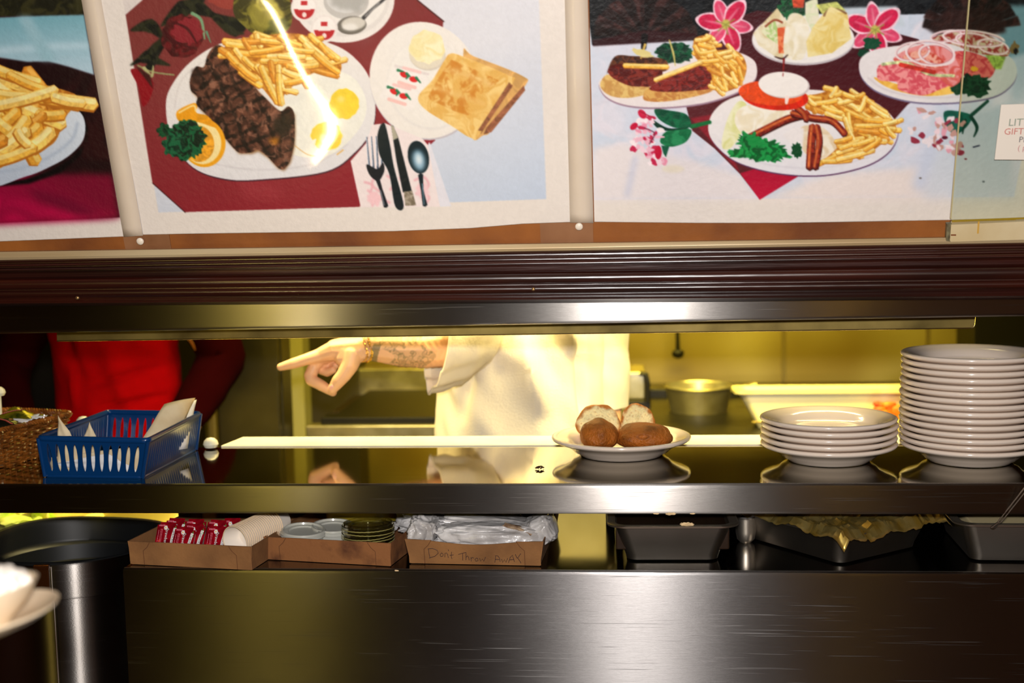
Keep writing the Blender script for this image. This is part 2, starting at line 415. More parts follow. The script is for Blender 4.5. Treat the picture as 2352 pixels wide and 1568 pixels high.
for a in [(-30, 150, 90, 190, 26, 0), (-30, 175, 40, 230, 28, 2), (-30, 210, 60, 222, 26, 0), (20, 170, 110, 208, 20, 1), (-20, 245, 128, 206, 26, 2), (122, 222, 192, 236, 24, 2),
          (86, 262, 146, 262, 24, 1), (60, 290, 100, 262, 22, 3), (-20, 300, 40, 255, 28, 1), (-30, 250, 20, 300, 28, 0), (10, 330, 62, 272, 30, 0), (60, 310, 90, 290, 30, 1),
          (70, 340, 118, 300, 32, 2), (-10, 352, 62, 300, 30, 2), (-20, 372, 78, 338, 26, 0), (40, 300, 66, 332, 22, 2), (-30, 330, 10, 318, 28, 3)]:
    fry(*a[:5], tone=a[5], bend=3)
# ---------------- middle print
MIDQ = [(270, -60), (283, 0), (364, 488), (1254.6, 457), (1238, 0), (1230, -60)]
poly(MIDQ, (222, 222, 230), (196, 208, 228), grad=(1100, 100, 1200, 460))
poly([(270, -60), (283, 0), (350, 420), (425, 487), (825, 475), (1000, 322), (1018, 50), (960, 0), (930, -60)], (124, 52, 50), (142, 34, 46), grad=(500, 60, 640, 470))
poly([(283, 0), (288, 34), (327, 0), (345, -60), (270, -60)], (226, 214, 206))
poly([(270, -60), (345, -60), (327, 0), (288, 34)], (222, 212, 208))
line([(350, 420), (426, 488)], 2, (60, 16, 20)); line([(958, 0), (1020, 50)], 3, (70, 30, 30))
poly([(540, 400), (650, 430), (640, 460), (560, 455)], (158, 50, 60), blur=8, a=.6)
# roses and leaves
for P_, w_ in [([(300, 150), (360, 110), (400, 60)], 26), ([(330, 130), (390, 150)], 30), ([(370, 60), (420, 20), (470, 0)], 40), ([(440, 10), (500, 40)], 46), ([(300, 70), (345, 60), (375, 90)], 34),
               ([(480, 30), (540, 60), (570, 30)], 50), ([(500, -20), (580, -10)], 50), ([(340, 160), (372, 110)], 20), ([(520, 60), (560, 78)], 26)]:
    line(P_, [3]+[w_]*(len(P_)-2)+[4] if len(P_) > 2 else [w_, 4], (10, 14, 12), (38, 40, 24), nz=1, amp=5, blur=1)
line([(316, 150), (350, 165), (400, 172)], 4, (146, 140, 96)); line([(330, 155), (348, 175), (352, 150)], [9, 7, 2], (178, 176, 122))
line([(440, 30), (462, 46), (470, 90)], [8, 7, 3], (120, 160, 120)); line([(474, 72), (484, 98)], [6, 2], (96, 140, 110))
rag(418, 84, 48, 50, (104, 22, 28), (60, 10, 16), ang=20, seed=2, amp_=.08, sm=True, nz=1, amp=3); rag(430, 72, 34, 30, (134, 34, 44), seed=4, amp_=.12, sm=True)
line([(380, 70), (400, 95), (440, 110)], [3, 8, 3], (66, 8, 18)); line([(395, 50), (430, 66), (452, 100)], [3, 7, 3], (72, 10, 20)); line([(402, 112), (430, 100)], 6, (74, 8, 16))
poly([(300, 160), (330, 165), (352, 190), (345, 225), (328, 244), (318, 200)], (140, 10, 26), sm=True)
poly([(310, 150), (345, 172), (352, 205)], (60, 20, 20), blur=1)
rag(520, -10, 44, 30, (150, 60, 52), seed=5, amp_=.1)
poly([(560, -60), (640, -60), (670, 20), (660, 70), (600, 84), (560, 60), (535, 20)], (120, 112, 40), (60, 56, 22), nz=1, amp=5, sm=True)
rag(612, 30, 36, 36, (176, 164, 66), seed=8, amp_=.15, blur=2, nz=1, amp=.5); rag(640, 60, 24, 18, (96, 100, 40), seed=9, blur=2)
# cup and saucer at the top
ell(789, -2, 117, 100, (236, 230, 226)); ell(789, -4, 106, 88, (226, 220, 216)); ell(789, -6, 98, 80, (238, 233, 228))
ell(795, 2, 52, 42, (196, 192, 188)); ell(795, -4, 46, 34, (214, 212, 210)); rag(800, 4, 40, 22, (178, 176, 172), seed=3, blur=3)
ell(808, 58, 34, 21, (110, 104, 96), ang=-6); ell(812, 54, 28, 15, (212, 206, 196), ang=-6, blur=1); ell(804, 62, 18, 8, (236, 232, 226), blur=2)
line([(834, 42), (856, 20), (880, 0), (900, -22)], [10, 6, 7, 9], (64, 62, 64)); line([(838, 38), (872, 6)], 2, (190, 186, 184))
for cx, cy in ((699, 18), (745, 66)):
    ell(cx, cy, 31, 32, (236, 228, 224)); ell(cx, cy, 26, 27, (244, 238, 234))
    poly([(cx+24*cos(t), cy+26*sin(t)) for t in np.linspace(.12, pi-.12, 20)], (186, 34, 42)); ell(cx, cy+16, 5, 6, (240, 220, 214))
    poly([(cx-8, cy-16), (cx+7, cy-16), (cx+7, cy-6), (cx-8, cy-6)], (196, 44, 50)); line([(cx-14, cy+4), (cx+14, cy+4)], 2, (240, 210, 206))
# big oval plate
OV = [(381, 240), (398, 190), (444, 137), (518, 96), (629, 80), (700, 84), (777, 107), (822, 140), (850, 182), (862, 235), (855, 296), (815, 350), (748, 394), (600, 412), (518, 411), (444, 385), (395, 322)]
poly([(x+1, y+3) for x, y in OV], (60, 24, 40), sm=True); poly(OV, (238, 232, 226), (226, 224, 228), grad=(600, 80, 640, 410), sm=True)
line([(420, 330), (480, 372), (600, 390), (720, 376), (800, 330)], 2.5, (206, 202, 206), blur=1); line([(400, 250), (420, 180), (500, 120)], 2, (214, 206, 204), blur=1)
# eggs
poly(S2([(100, 560), (220, 470), (330, 430), (480, 440), (590, 500), (650, 620), (640, 740), (560, 860), (430, 960), (260, 975), (150, 920), (120, 760)]), (246, 244, 232), (238, 236, 226), nz=2, amp=2, sm=True)
line(S2([(210, 905), (290, 960), (380, 972)]), 2, (222, 184, 120)); line(S2([(470, 960), (510, 930)]), 3, (230, 180, 90))
rag(791, 238, 34, 35, (248, 214, 62), seed=12, amp_=.04, sm=True, nz=1, amp=.12); rag(750, 312, 36, 33, (246, 214, 58), seed=13, amp_=.05, sm=True, nz=1, amp=.12)
ell(744, 318, 10, 12, (250, 236, 150), blur=2); ell(783, 228, 9, 7, (253, 230, 120), blur=2); poly([(716, 322), (727, 318), (722, 340)], (240, 236, 220))
# steak
ST = S1([(1340, 280), (1400, 300), (1440, 350), (1490, 420), (1540, 470), (1600, 560), (1660, 620), (1700, 660), (1745, 690), (1790, 660), (1825, 700), (1830, 800), (1825, 900), (1800, 1000), (1760, 1050), (1720, 1035), (1660, 970), (1600, 930), (1560, 945), (1480, 945), (1400, 860), (1330, 770), (1270, 700), (1220, 650), (1225, 600), (1185, 560), (1180, 490), (1215, 415), (1265, 415), (1290, 340)])
poly([(x+2, y+4) for x, y in ST], (150, 110, 70), blur=2)
poly(ST, (106, 64, 48), (60, 32, 24), nz=1, amp=4, sm=True)
_r = cover(smoothpts(ST)); _sl, _M = _r; _yy, _xx = np.mgrid[_sl]
for ax, ay, per, off in ((.42, .9, 27, 3), (-.92, .40, 34, 9)):
    t_ = np.abs(((_xx*ax+_yy*ay+off)/per+NZ[2][_sl]*.5) % 1-.5)*2
    k_ = np.clip((.34-t_)/.14, 0, 1)*_M*np.clip(.85+NZ[1][_sl]*2, 0, 1)
    CV[_sl] = CV[_sl]*(1-k_[..., None]*.88)+np.array([.09, .045, .035])*k_[..., None]*.88
_k = np.clip(NZ[0][_sl]*8-.75, 0, 1)*_M*.5; CV[_sl] = CV[_sl]*(1-_k[..., None])+np.array([.72, .50, .40])*_k[..., None]
poly(S1([(1340, 285), (1400, 305), (1430, 340), (1370, 350), (1300, 350)]), (26, 16, 12), (56, 34, 24), nz=0, amp=4)
poly(S1([(1190, 430), (1260, 430), (1240, 520), (1190, 520)]), (40, 22, 18), blur=2, a=.7)
poly(S1([(1670, 860), (1740, 850), (1720, 900), (1680, 890)]), (176, 110, 30), blur=3, nz=0, amp=.8)
poly(S1([(1700, 740), (1800, 700), (1815, 800), (1750, 850), (1690, 800)]), (50, 38, 24), (26, 20, 14), nz=0, amp=4, blur=3, a=.8)
# fries on the oval plate
fries([(522, 100), (600, 82), (700, 80), (776, 130), (778, 170), (730, 165), (690, 185), (655, 215), (640, 244), (600, 200), (560, 170), (524, 130)], 30, 13.5, 5, 44, 72, 20)
F = [(520, 100, 600, 106, 15, 0), (535, 118, 610, 126, 14, 1), (590, 78, 600, 108, 13, 2), (560, 96, 640, 90, 13, 3), (600, 92, 680, 96, 13, 0), (640, 84, 700, 108, 14, 1), (615, 130, 690, 122, 14, 2), (600, 140, 680, 136, 14, 0),
     (690, 84, 742, 128, 15, 2), (712, 80, 778, 136, 15, 0), (700, 100, 760, 150, 15, 2), (720, 120, 778, 166, 14, 1), (640, 145, 700, 140, 13, 3), (660, 110, 720, 118, 12, 0), (575, 120, 650, 108, 13, 1),
     (522, 122, 572, 170, 14, 1), (540, 112, 580, 158, 13, 2), (550, 150, 590, 182, 15, 1), (560, 132, 592, 160, 13, 0), (590, 150, 634, 204, 15, 2), (600, 152, 640, 236, 15, 0), (622, 140, 634, 190, 13, 3),
     (640, 150, 648, 200, 14, 2), (640, 170, 648, 240, 14, 0), (650, 160, 690, 176, 15, 2), (660, 150, 700, 158, 14, 1), (690, 150, 730, 148, 14, 0), (655, 190, 700, 180, 14, 1), (640, 128, 700, 130, 12, 2), (735, 100, 766, 132, 12, 1), (560, 88, 575, 112, 11, 3)]
for a in F: fry(*a[:5], tone=a[5], bend=2)
# orange slice and parsley
ell(468, 328, 50, 56, (240, 166, 28), ang=-10); ell(464, 328, 44, 49, (250, 228, 160), ang=-10); ell(456, 330, 36, 42, (234, 160, 40), ang=-10, nz=0, amp=.5)
poly(S1([(1100, 690), (1200, 640), (1225, 660), (1220, 700), (1290, 720), (1340, 790), (1240, 760), (1180, 750), (1110, 750)]), (238, 160, 24), sm=True, nz=1, amp=.2)
line(S1([(1110, 700), (1200, 655), (1215, 690)]), 4, (250, 220, 140))
rag(428, 322, 46, 44, (5, 34, 20), seed=21, n=60, amp_=.14, col2=(18, 92, 54), nz=0, amp=9); rag(376, 300, 15, 16, (8, 44, 26), seed=22, n=24, col2=(16, 78, 44), nz=0, amp=7); rag(400, 330, 24, 30, (8, 46, 30), seed=23, n=30, col2=(24, 96, 60), nz=0, amp=8)
# toast plate
ell(975, 187, 124, 137, (196, 190, 198), ang=-24); ell(974, 184, 123, 136, (238, 232, 226), ang=-24); ell(985, 195, 94, 104, (228, 223, 220), ang=-24, blur=2); ell(985, 193, 92, 102, (238, 233, 227), ang=-24, blur=1)
ell(982, 128, 42, 34, (214, 204, 190), ang=8); ell(981, 122, 41, 36, (226, 216, 196)); rag(980, 108, 41, 38, (240, 226, 168), seed=31, amp_=.07, sm=True, col2=(250, 240, 200), nz=1, amp=3)
poly(S2([(830, 400), (1045, 455), (1000, 600), (930, 690), (735, 600)]), (240, 234, 230)); poly(S2([(830, 400), (1045, 455), (1040, 470), (826, 416)]), (226, 216, 214))
for ox, oy in ((0, 0), (-62, 104)):
    for x, y, a_ in ((885, 462, 10), (945, 492, -5)): ell(600+(x+ox)/2.7, (y+oy)/2.7, 10, 6.5, (214, 32, 34), ang=20+a_)
    for x, y, X, Y in ((845, 435, 885, 445), (915, 470, 900, 490), (960, 480, 990, 515), (900, 455, 925, 475)): line(S2([(x+ox, y+oy), (X+ox, Y+oy)]), [7, 3], (42, 120, 80))
    line(S2([(880+ox, 420+oy), (990+ox, 450+oy)]), 7, (240, 200, 196)); line(S2([(850+ox, 510+oy), (960+ox, 545+oy)]), 8, (242, 196, 190))
T1 = S2([(1255, 335), (1320, 350), (1620, 470), (1635, 540), (1440, 800), (1380, 840), (1300, 830)]); T2 = S2([(1170, 335), (1240, 345), (1530, 465), (1560, 520), (1360, 830), (1300, 855), (1180, 780), (1020, 680), (975, 600), (1060, 500), (1110, 420), (1140, 370)])
poly(T1, (218, 168, 100), sm=True, nz=1, amp=.3); poly(S2([(1630, 530), (1640, 560), (1430, 820), (1380, 835), (1400, 790)]), (150, 94, 66), nz=0, amp=.5)
poly(S2([(1540, 500), (1562, 530), (1365, 830), (1345, 800)]), (140, 84, 62), nz=0, amp=.5)
poly(T2, (228, 178, 92), (242, 206, 130), nz=1, amp=3, sm=True); poly(S2([(1540, 510), (1562, 535), (1372, 815), (1345, 810)]), (152, 96, 66), nz=0, amp=.5)
_r = cover(S2([(1180, 370), (1480, 500), (1420, 560), (1400, 600), (1300, 720), (1200, 690), (1030, 610), (1110, 470)])); _sl, _M = _r
_k = np.clip(.45+NZ[0][_sl]*3.5+NZ[2][_sl]*3, 0, 1)*_M
for _ in range(2): _k = (_k+np.roll(_k, 1, 0)+np.roll(_k, -1, 0)+np.roll(_k, 1, 1)+np.roll(_k, -1, 1))/5
CV[_sl] = CV[_sl]*(1-_k[..., None]*.85)+np.array([.80, .50, .16])*_k[..., None]*.85
poly(S2([(1110, 430), (1200, 420), (1450, 520), (1440, 540), (1180, 450)]), (236, 196, 130), blur=3, a=.5); poly(S2([(1060, 520), (1400, 640), (1390, 660), (1050, 545)]), (240, 200, 130), blur=3, a=.5)
# napkin and cutlery
poly(S2([(690, 775), (770, 765), (1000, 860), (1035, 900), (1110, 1283), (618, 1287), (555, 1000), (650, 890)]), (240, 226, 226)); poly(S2([(1035, 900), (1045, 880), (1180, 1280), (1110, 1283)]), (228, 226, 236))
for P_ in ([(640, 1130), (690, 1150), (680, 1200), (720, 1250)], [(660, 1180), (700, 1220), (690, 1280)], [(780, 1090), (830, 1130), (800, 1180)], [(950, 1120), (1010, 1100), (1040, 1150), (1000, 1200)], [(960, 1200), (1040, 1220), (1020, 1270)], [(700, 1100), (690, 1150), (740, 1190)], [(860, 1100), (890, 1150)], [(740, 1230), (800, 1260)]):
    line(S2(P_), 5, (236, 178, 188), blur=1)
rag(600+700/2.7, 1230/2.7, 16, 17, (244, 200, 206), seed=3, blur=1); rag(600+1000/2.7, 1180/2.7, 15, 22, (244, 204, 210), seed=5, blur=1)
for i in range(4):
    line(S2([(655+i*30, 850+i*-2), (672+i*26, 1050)]), [2, 4.4], (60, 74, 96)); line(S2([(652+i*30, 850), (667+i*26, 1030)]), 1.5, (206, 220, 238))
poly(S2([(655, 1020), (670, 1080), (710, 1120), (735, 1120), (765, 1060), (755, 1010), (720, 1050)]), (22, 26, 34), sm=True); line(S2([(722, 1110), (745, 1180), (775, 1282)]), [10, 7, 11], (24, 28, 36)); line(S2([(740, 1180), (765, 1275)]), 2, (130, 140, 150))
poly(S2([(750, 768), (770, 775), (800, 900), (825, 1040), (885, 1278), (832, 1280), (795, 1080), (735, 960), (722, 850), (735, 790)]), (18, 30, 36), sm=True)
poly(S2([(806, 778), (820, 780), (850, 850), (935, 1185), (880, 1195), (840, 1000)]), (22, 30, 34)); poly(S2([(806, 775), (822, 785), (850, 855), (820, 870)]), (176, 170, 150)); poly(S2([(885, 1190), (938, 1184), (962, 1275), (895, 1278)]), (176, 164, 146), (120, 108, 90), nz=0, amp=3)
ell(961, 361, 24, 38, (14, 34, 42), ang=-12); ell(962, 368, 14, 24, (150, 186, 210), ang=-12, blur=4); ell(962, 366, 6, 12, (224, 236, 244), ang=-12, blur=3); line(S2([(990, 1085), (1000, 1180), (1018, 1275)]), [12, 6, 11], (18, 32, 40)); line(S2([(1000, 1140), (1012, 1270)]), 2, (110, 150, 170))
# ---------------- right print
poly([(1345, -60), (1352, 0), (1364, 459), (2329, 452), (2360, 300), (2470, -60)], (226, 222, 234), (205, 215, 232), nz=2, amp=2)
poly([(1364, 340), (1440, 330), (1700, 400), (1745, 459), (1364, 460)], (232, 224, 226), blur=6); poly([(1900, 400), (2180, 380), (2180, 460), (1750, 460)], (236, 224, 220), blur=8)
poly([(2140, 260), (2340, 240), (2470, -60), (2400, -60), (2320, 30), (2329, 452), (2120, 455)], (172, 190, 206), (214, 218, 228), grad=(2330, 150, 2170, 440), blur=10)
line([(1364, 240), (1420, 228)], 3, (206, 206, 220), blur=2); line([(1440, 450), (1460, 360)], 12, (206, 208, 226), blur=5); line([(2110, 430), (2150, 300)], 30, (204, 212, 232), blur=9)
poly([(1345, -60), (1354, 60), (1360, 104), (1600, 92), (1740, 30), (2060, 34), (2470, 22), (2470, -60)], (12, 14, 18), (26, 30, 34), nz=1, amp=3)
poly([(1930, 18), (2060, 14), (2080, 60), (1950, 60)], (196, 208, 220), blur=2); poly([(2290, 12), (2380, 12), (2360, 120), (2300, 140)], (110, 150, 168), blur=4)
poly([(1600, 92), (1660, 50), (1740, 24), (1960, 50), (2110, 90), (2150, 200), (2085, 240), (2050, 280), (1960, 320), (1827, 405), (1745, 458), (1700, 400), (1640, 340), (1590, 300), (1575, 240)], (92, 34, 40), (66, 18, 26), grad=(1700, 300, 1760, 60))
poly([(1700, 398), (1760, 380), (1850, 395), (1745, 459)], (196, 20, 58), (170, 16, 50), grad=(1745, 458, 1745, 380))
poly([(1586, 272), (1640, 262), (1700, 398), (1640, 332)], (140, 34, 46), blur=1)
# fans
for cx, cy, r, a0, a1, seed, br in ((1481, 86, 118, 182, 358, 1, (60, 36, 34)), (2230, 72, 112, 185, 352, 2, (48, 28, 26))):
    for i in range(12):
        t0, t1 = radians(a0+(a1-a0)*i/12), radians(a0+(a1-a0)*(i+1)/12); tm = (t0+t1)/2
        c = tuple(int(v*(1.15 if i % 2 else .62)) for v in br)
        poly([(cx, cy)]+[(cx+r*cos(t)*(1.0+.03*(i % 2)), cy+r*sin(t)*.86) for t in np.linspace(t0, t1, 5)], c, tuple(int(v*.55) for v in c), nz=1, amp=3, blur=1)
poly([(1360, 92), (1480, 70), (1600, 76), (1600, 92), (1362, 106)], (50, 20, 24), blur=1); line([(1481, 80), (1478, 112)], [16, 12], (16, 12, 14))
poly([(2120, 60), (2180, 20), (2300, 20), (2310, 74), (2230, 90), (2150, 80)], (38, 22, 20), blur=3, nz=1, amp=1)
# lilies
for cx, cy, R, a0, seed in ((1667, 56, 70, 8, 1), (2010, 68, 72, 20, 2)):
    for i, a in enumerate((0, 60, 122, 182, 242, 300)):
        petal(cx, cy, a+a0, R*(1.02 if i % 2 else .92), R*(.30 if i % 2 else .24), (206, 30, 76) if i % 2 else (220, 70, 110), (244, 206, 220))
        t = radians(a+a0); line([(cx+cos(t)*8, cy+sin(t)*8), (cx+cos(t)*R*.7, cy+sin(t)*R*.7)], [5, 1.5], (236, 150, 170), blur=1)
    rag(cx, cy, 11, 11, (196, 190, 90), seed=seed+40, blur=1)
    for a in (30, 80, 140, 200, 330): t = radians(a); line([(cx, cy), (cx+cos(t)*24, cy+sin(t)*24)], [2, 3], (150, 146, 70))
rag(2003, 100, 20, 14, (14, 74, 48), seed=44); rag(1985, 122, 14, 10, (12, 60, 40), seed=45)
# sandwich plate (left)
for d, c in ((4, (160, 130, 150)), (0, (236, 226, 226))): poly([(x, y+d) for x, y in S3([(185, 650), (200, 590), (330, 520), (600, 470), (900, 400), (1180, 385), (1330, 440), (1368, 520), (1340, 610), (1200, 700), (950, 775), (640, 805), (400, 790), (250, 735)])], c, sm=True)
rag(1550, 122, 44, 24, (10, 48, 34), seed=51, n=40, col2=(20, 84, 54), nz=0, amp=7, amp_=.15)
poly(S3([(300, 425), (430, 420), (660, 440), (700, 500), (640, 540), (300, 520), (240, 560)]), (58, 30, 22), (110, 60, 36), nz=0, amp=3, sm=True)
poly(S3([(190, 640), (240, 560), (330, 590), (470, 640), (560, 650), (560, 700), (400, 735), (260, 715)]), (232, 196, 120), (200, 150, 84), nz=0, amp=3, sm=True)
poly(S3([(250, 520), (330, 480), (520, 510), (660, 540), (590, 640), (500, 650), (400, 640), (280, 580)]), (132, 46, 36), (84, 24, 22), nz=0, amp=6, sm=True)
fry(*S3([(370, 490)])[0], *S3([(700, 500)])[0], 11, 0)
poly(S3([(520, 700), (560, 660), (720, 600), (1030, 560), (1050, 660), (960, 710), (700, 760), (530, 755)]), (226, 176, 96), (196, 130, 66), nz=0, amp=3, sm=True)
poly(S3([(560, 670), (650, 600), (800, 520), (960, 480), (1030, 570), (1020, 660), (880, 680), (700, 690)]), (140, 42, 36), (92, 26, 24), nz=0, amp=6, sm=True)
fries(S3([(900, 290), (1020, 270), (1060, 370), (1180, 370), (1260, 420), (1290, 520), (1240, 640), (1120, 690), (1050, 670), (1030, 570), (960, 480), (900, 420)]), 34, 9.5, 11, 22, 40, 40)
for a in [(905, 300, 1010, 290, 2), (900, 340, 960, 430, 0), (930, 330, 1040, 360, 1), (940, 400, 1060, 380, 0), (1000, 420, 1180, 380, 2), (1050, 400, 1130, 470, 1), (930, 460, 1080, 450, 0), (960, 300, 1020, 270, 0), (1120, 430, 1180, 420, 2),
          (1200, 430, 1260, 440, 0), (1220, 430, 1280, 520, 3), (1040, 520, 1060, 640, 1), (1100, 500, 1140, 680, 0), (1160, 480, 1250, 560, 1), (1180, 540, 1220, 620, 2), (1060, 600, 1120, 670, 0), (1230, 500, 1260, 600, 1), (1000, 510, 1100, 560, 3), (1120, 560, 1180, 600, 2), (1170, 610, 1220, 650, 0)]:
    p, q = S3([(a[0], a[1]), (a[2], a[3])]); fry(*p, *q, 9.5, tone=a[4], bend=1)
p, q = S3([(600, 600), (950, 465)]); fry(*p, *q, 10, 2); line(S3([(710, 300), (740, 400), (755, 495)]), [3, 5, 2], (206, 190, 110)); line(S3([(530, 330), (495, 440)]), [6, 3], (214, 180, 90))
rag(1475, 122, 26, 8, (226, 210, 140), seed=53, ang=15)
# club sandwiches (top)
ell(1845, 92, 118, 58, (196, 190, 196)); ell(1845, 88, 117, 57, (238, 234, 232))
rag(1820, 20, 34, 24, (14, 56, 34), seed=60, n=36, col2=(26, 96, 54), nz=0, amp=7); poly([(1815, -30), (1850, -30), (1846, 18), (1822, 18)], (196, 72, 46), nz=0, amp=.6)
poly(S3([(1340, 250), (1520, 60), (1620, 200), (1560, 440), (1500, 420), (1380, 340)]), (238, 230, 206), (214, 196, 150), nz=1, amp=2); poly(S3([(1400, 230), (1500, 150), (1540, 260), (1520, 330), (1420, 260)]), (176, 206, 130), (226, 226, 190), nz=0, amp=5)
poly(S3([(1520, 210), (1590, 200), (1580, 400), (1530, 400)]), (216, 90, 50), (236, 140, 90), nz=0, amp=4); line(S3([(1430, 200), (1500, 150), (1560, 170)]), 5, (150, 70, 40))
poly(S3([(1600, 130), (1700, 110), (1760, 220), (1740, 380), (1690, 450), (1570, 400)]), (242, 236, 220), (226, 214, 180), nz=1, amp=2, sm=True); poly(S3([(1730, 20), (1820, -20), (1840, 200), (1780, 240), (1730, 130)]), (238, 230, 210), (210, 220, 180), nz=0, amp=2)
poly(S4([(180, 170), (290, 30), (395, 80), (420, 240), (300, 330), (150, 355), (140, 260)]), (238, 222, 160), (226, 198, 110), nz=1, amp=3); line(S4([(250, 100), (290, 35), (390, 85)]), 5, (140, 100, 60)); poly(S4([(200, 30), (330, 10), (390, 70), (290, 40), (240, 90)]), (196, 200, 110), nz=0, amp=.7)
line(S3([(1500, 425), (1560, 440), (1600, 410)]), [2, 5, 2], (60, 30, 24)); line(S3([(1570, 440), (1565, 550)]), [5, 2], (140, 30, 30))
# cold-cut plate (right)
PC = S4([(468, 420), (490, 350), (600, 300), (900, 270), (1250, 290), (1400, 350), (1448, 430), (1420, 520), (1300, 600), (1050, 636), (800, 630), (600, 575), (500, 500)])
poly([(x, y+4) for x, y in PC], (120, 110, 140), sm=True); poly(PC, (232, 226, 228), (200, 206, 204), grad=(2100, 200, 2320, 180), sm=True); line(S4([(520, 480), (640, 560), (860, 605), (1100, 600)]), 2, (200, 190, 196), blur=1)
poly(S4([(560, 480), (700, 520), (900, 570), (1060, 520), (1110, 560), (980, 592), (820, 590), (650, 545)]), (232, 170, 60), (246, 200, 96), nz=1, amp=3, sm=True)
poly(S4([(580, 470), (600, 400), (760, 380), (900, 440), (1060, 480), (1050, 520), (960, 560), (860, 592), (720, 560), (700, 510), (600, 500)]), (216, 82, 96), (240, 150, 150), nz=0, amp=6, sm=True)
poly(S4([(1040, 330), (1150, 320), (1300, 380), (1310, 440), (1260, 490), (1120, 470), (1070, 400)]), (190, 60, 66), (220, 110, 100), nz=0, amp=5, sm=True); poly(S4([(920, 240), (1080, 190), (1240, 210), (1390, 290), (1380, 350), (1200, 330), (1060, 280)]), (150, 50, 44), (196, 180, 150), nz=0, amp=5, sm=True)
poly(S4([(680, 370), (780, 300), (900, 275), (1020, 310), (1085, 400), (1105, 510), (1040, 540), (940, 470), (800, 410)]), (232, 150, 150), (214, 92, 84), nz=1, amp=5, sm=True); poly(S4([(740, 350), (860, 310), (960, 350), (1000, 410), (900, 420), (800, 390)]), (200, 70, 56), (236, 170, 150), nz=0, amp=5, sm=True)
line(S4([(610, 400), (760, 390), (900, 460), (1060, 470)]), 7, (196, 206, 150), nz=0, amp=.8); poly(S4([(1250, 340), (1380, 350), (1350, 430), (1310, 430)]), (140, 170, 70), nz=0, amp=.8, blur=1); line(S4([(720, 400), (940, 450)]), 10, (196, 50, 40), nz=0, amp=.5)
for cx, cy, rx, ry, an in ((800, 320, 105, 55, -8), (950, 340, 110, 62, 10), (910, 330, 150, 76, 5), (1010, 225, 95, 32, -8), (1180, 250, 110, 40, 8), (1300, 290, 95, 42, 12), (1180, 240, 190, 46, 6)):
    T = np.linspace(0, 2*pi, 26); c_, s_ = cos(radians(an)), sin(radians(an))
    line(S4([(cx+rx*cos(t)*c_-ry*sin(t)*s_, cy+rx*cos(t)*s_+ry*sin(t)*c_) for t in T]), 5.0, (238, 220, 222)); line(S4([(cx+rx*.93*cos(t)*c_-ry*.9*sin(t)*s_, cy+rx*.93*cos(t)*s_+ry*.9*sin(t)*c_) for t in T]), 1.2, (190, 120, 130))
rag(2237, 196, 38, 26, (10, 42, 26), seed=71, n=36, amp_=.2, col2=(20, 66, 40), nz=0, amp=6); rag(2200, 206, 16, 12, (12, 60, 36), seed=72, n=20); rag(2238, 158, 9, 6, (226, 170, 40), seed=73)
rag(2330, 110, 10, 14, (120, 100, 60), seed=75); rag(2333, 118, 5, 7, (20, 20, 20), seed=76)
# egg, bacon and fries plate (centre)
PD = [(1627, 300), (1640, 255), (1690, 222), (1800, 205), (1930, 212), (2010, 235), (2055, 275), (2062, 310), (2040, 350), (1985, 382), (1890, 402), (1790, 398), (1700, 375), (1650, 340)]
poly([(x+1, y+3) for x, y in PD], (90, 50, 90), sm=True); poly(PD, (238, 232, 230), (228, 226, 234), grad=(1840, 210, 1860, 400), sm=True); line([(1650, 322), (1700, 358), (1790, 382), (1900, 384), (2000, 360)], 2, (208, 204, 214), blur=1)
poly(S3([(1230, 760), (1290, 790), (1240, 900), (1250, 1000), (1170, 1110), (1110, 1110), (1110, 1020), (1160, 860)]), (220, 220, 150), (238, 236, 196), nz=1, amp=3, sm=True)
poly(S3([(1200, 900), (1260, 800), (1450, 790), (1640, 830), (1600, 930), (1400, 1000), (1260, 1000)]), (246, 240, 226), (236, 224, 196), nz=1, amp=3, sm=True); poly(S4([(100, 800), (220, 780), (310, 860), (330, 960), (240, 985), (130, 950)]), (242, 232, 214), (226, 204, 170), nz=1, amp=3, sm=True)
poly(S3([(1560, 1010), (1640, 960), (1720, 960), (1710, 1110), (1640, 1100)]), (236, 230, 230), blur=1)
fries(S4([(150, 600), (220, 580), (330, 550), (370, 575), (480, 580), (560, 640), (660, 720), (700, 800), (650, 850), (560, 930), (420, 990), (240, 1015), (320, 930), (390, 850), (370, 760), (250, 700), (160, 670)]), 46, 11, 13, 30, 54, 10)
F = [(160, 600, 230, 610, 1), (200, 640, 330, 620, 0), (290, 600, 330, 540, 2), (320, 590, 360, 570, 0), (340, 640, 440, 610, 2), (370, 580, 470, 610, 0), (450, 600, 500, 580, 1), (470, 690, 510, 600, 2), (520, 620, 640, 700, 0), (540, 660, 650, 730, 2), (380, 680, 520, 740, 1), (240, 660, 360, 700, 0),
     (260, 700, 380, 740, 2), (400, 700, 420, 820, 0), (380, 730, 440, 880, 2), (450, 780, 640, 770, 0), (500, 740, 660, 750, 1), (440, 800, 600, 820, 3), (600, 800, 660, 830, 1), (620, 770, 700, 750, 2), (640, 790, 690, 850, 0), (320, 880, 420, 850, 1), (330, 950, 520, 880, 2), (350, 920, 470, 870, 0),
     (240, 1000, 420, 990, 0), (330, 990, 560, 930, 2), (500, 930, 600, 860, 1), (430, 900, 560, 860, 0), (180, 640, 200, 700, 3), (150, 610, 200, 650, 2)]
for a in F:
    p, q = S4([(a[0], a[1]), (a[2], a[3])]); fry(*p, *q, 11, tone=a[4], bend=1.5)
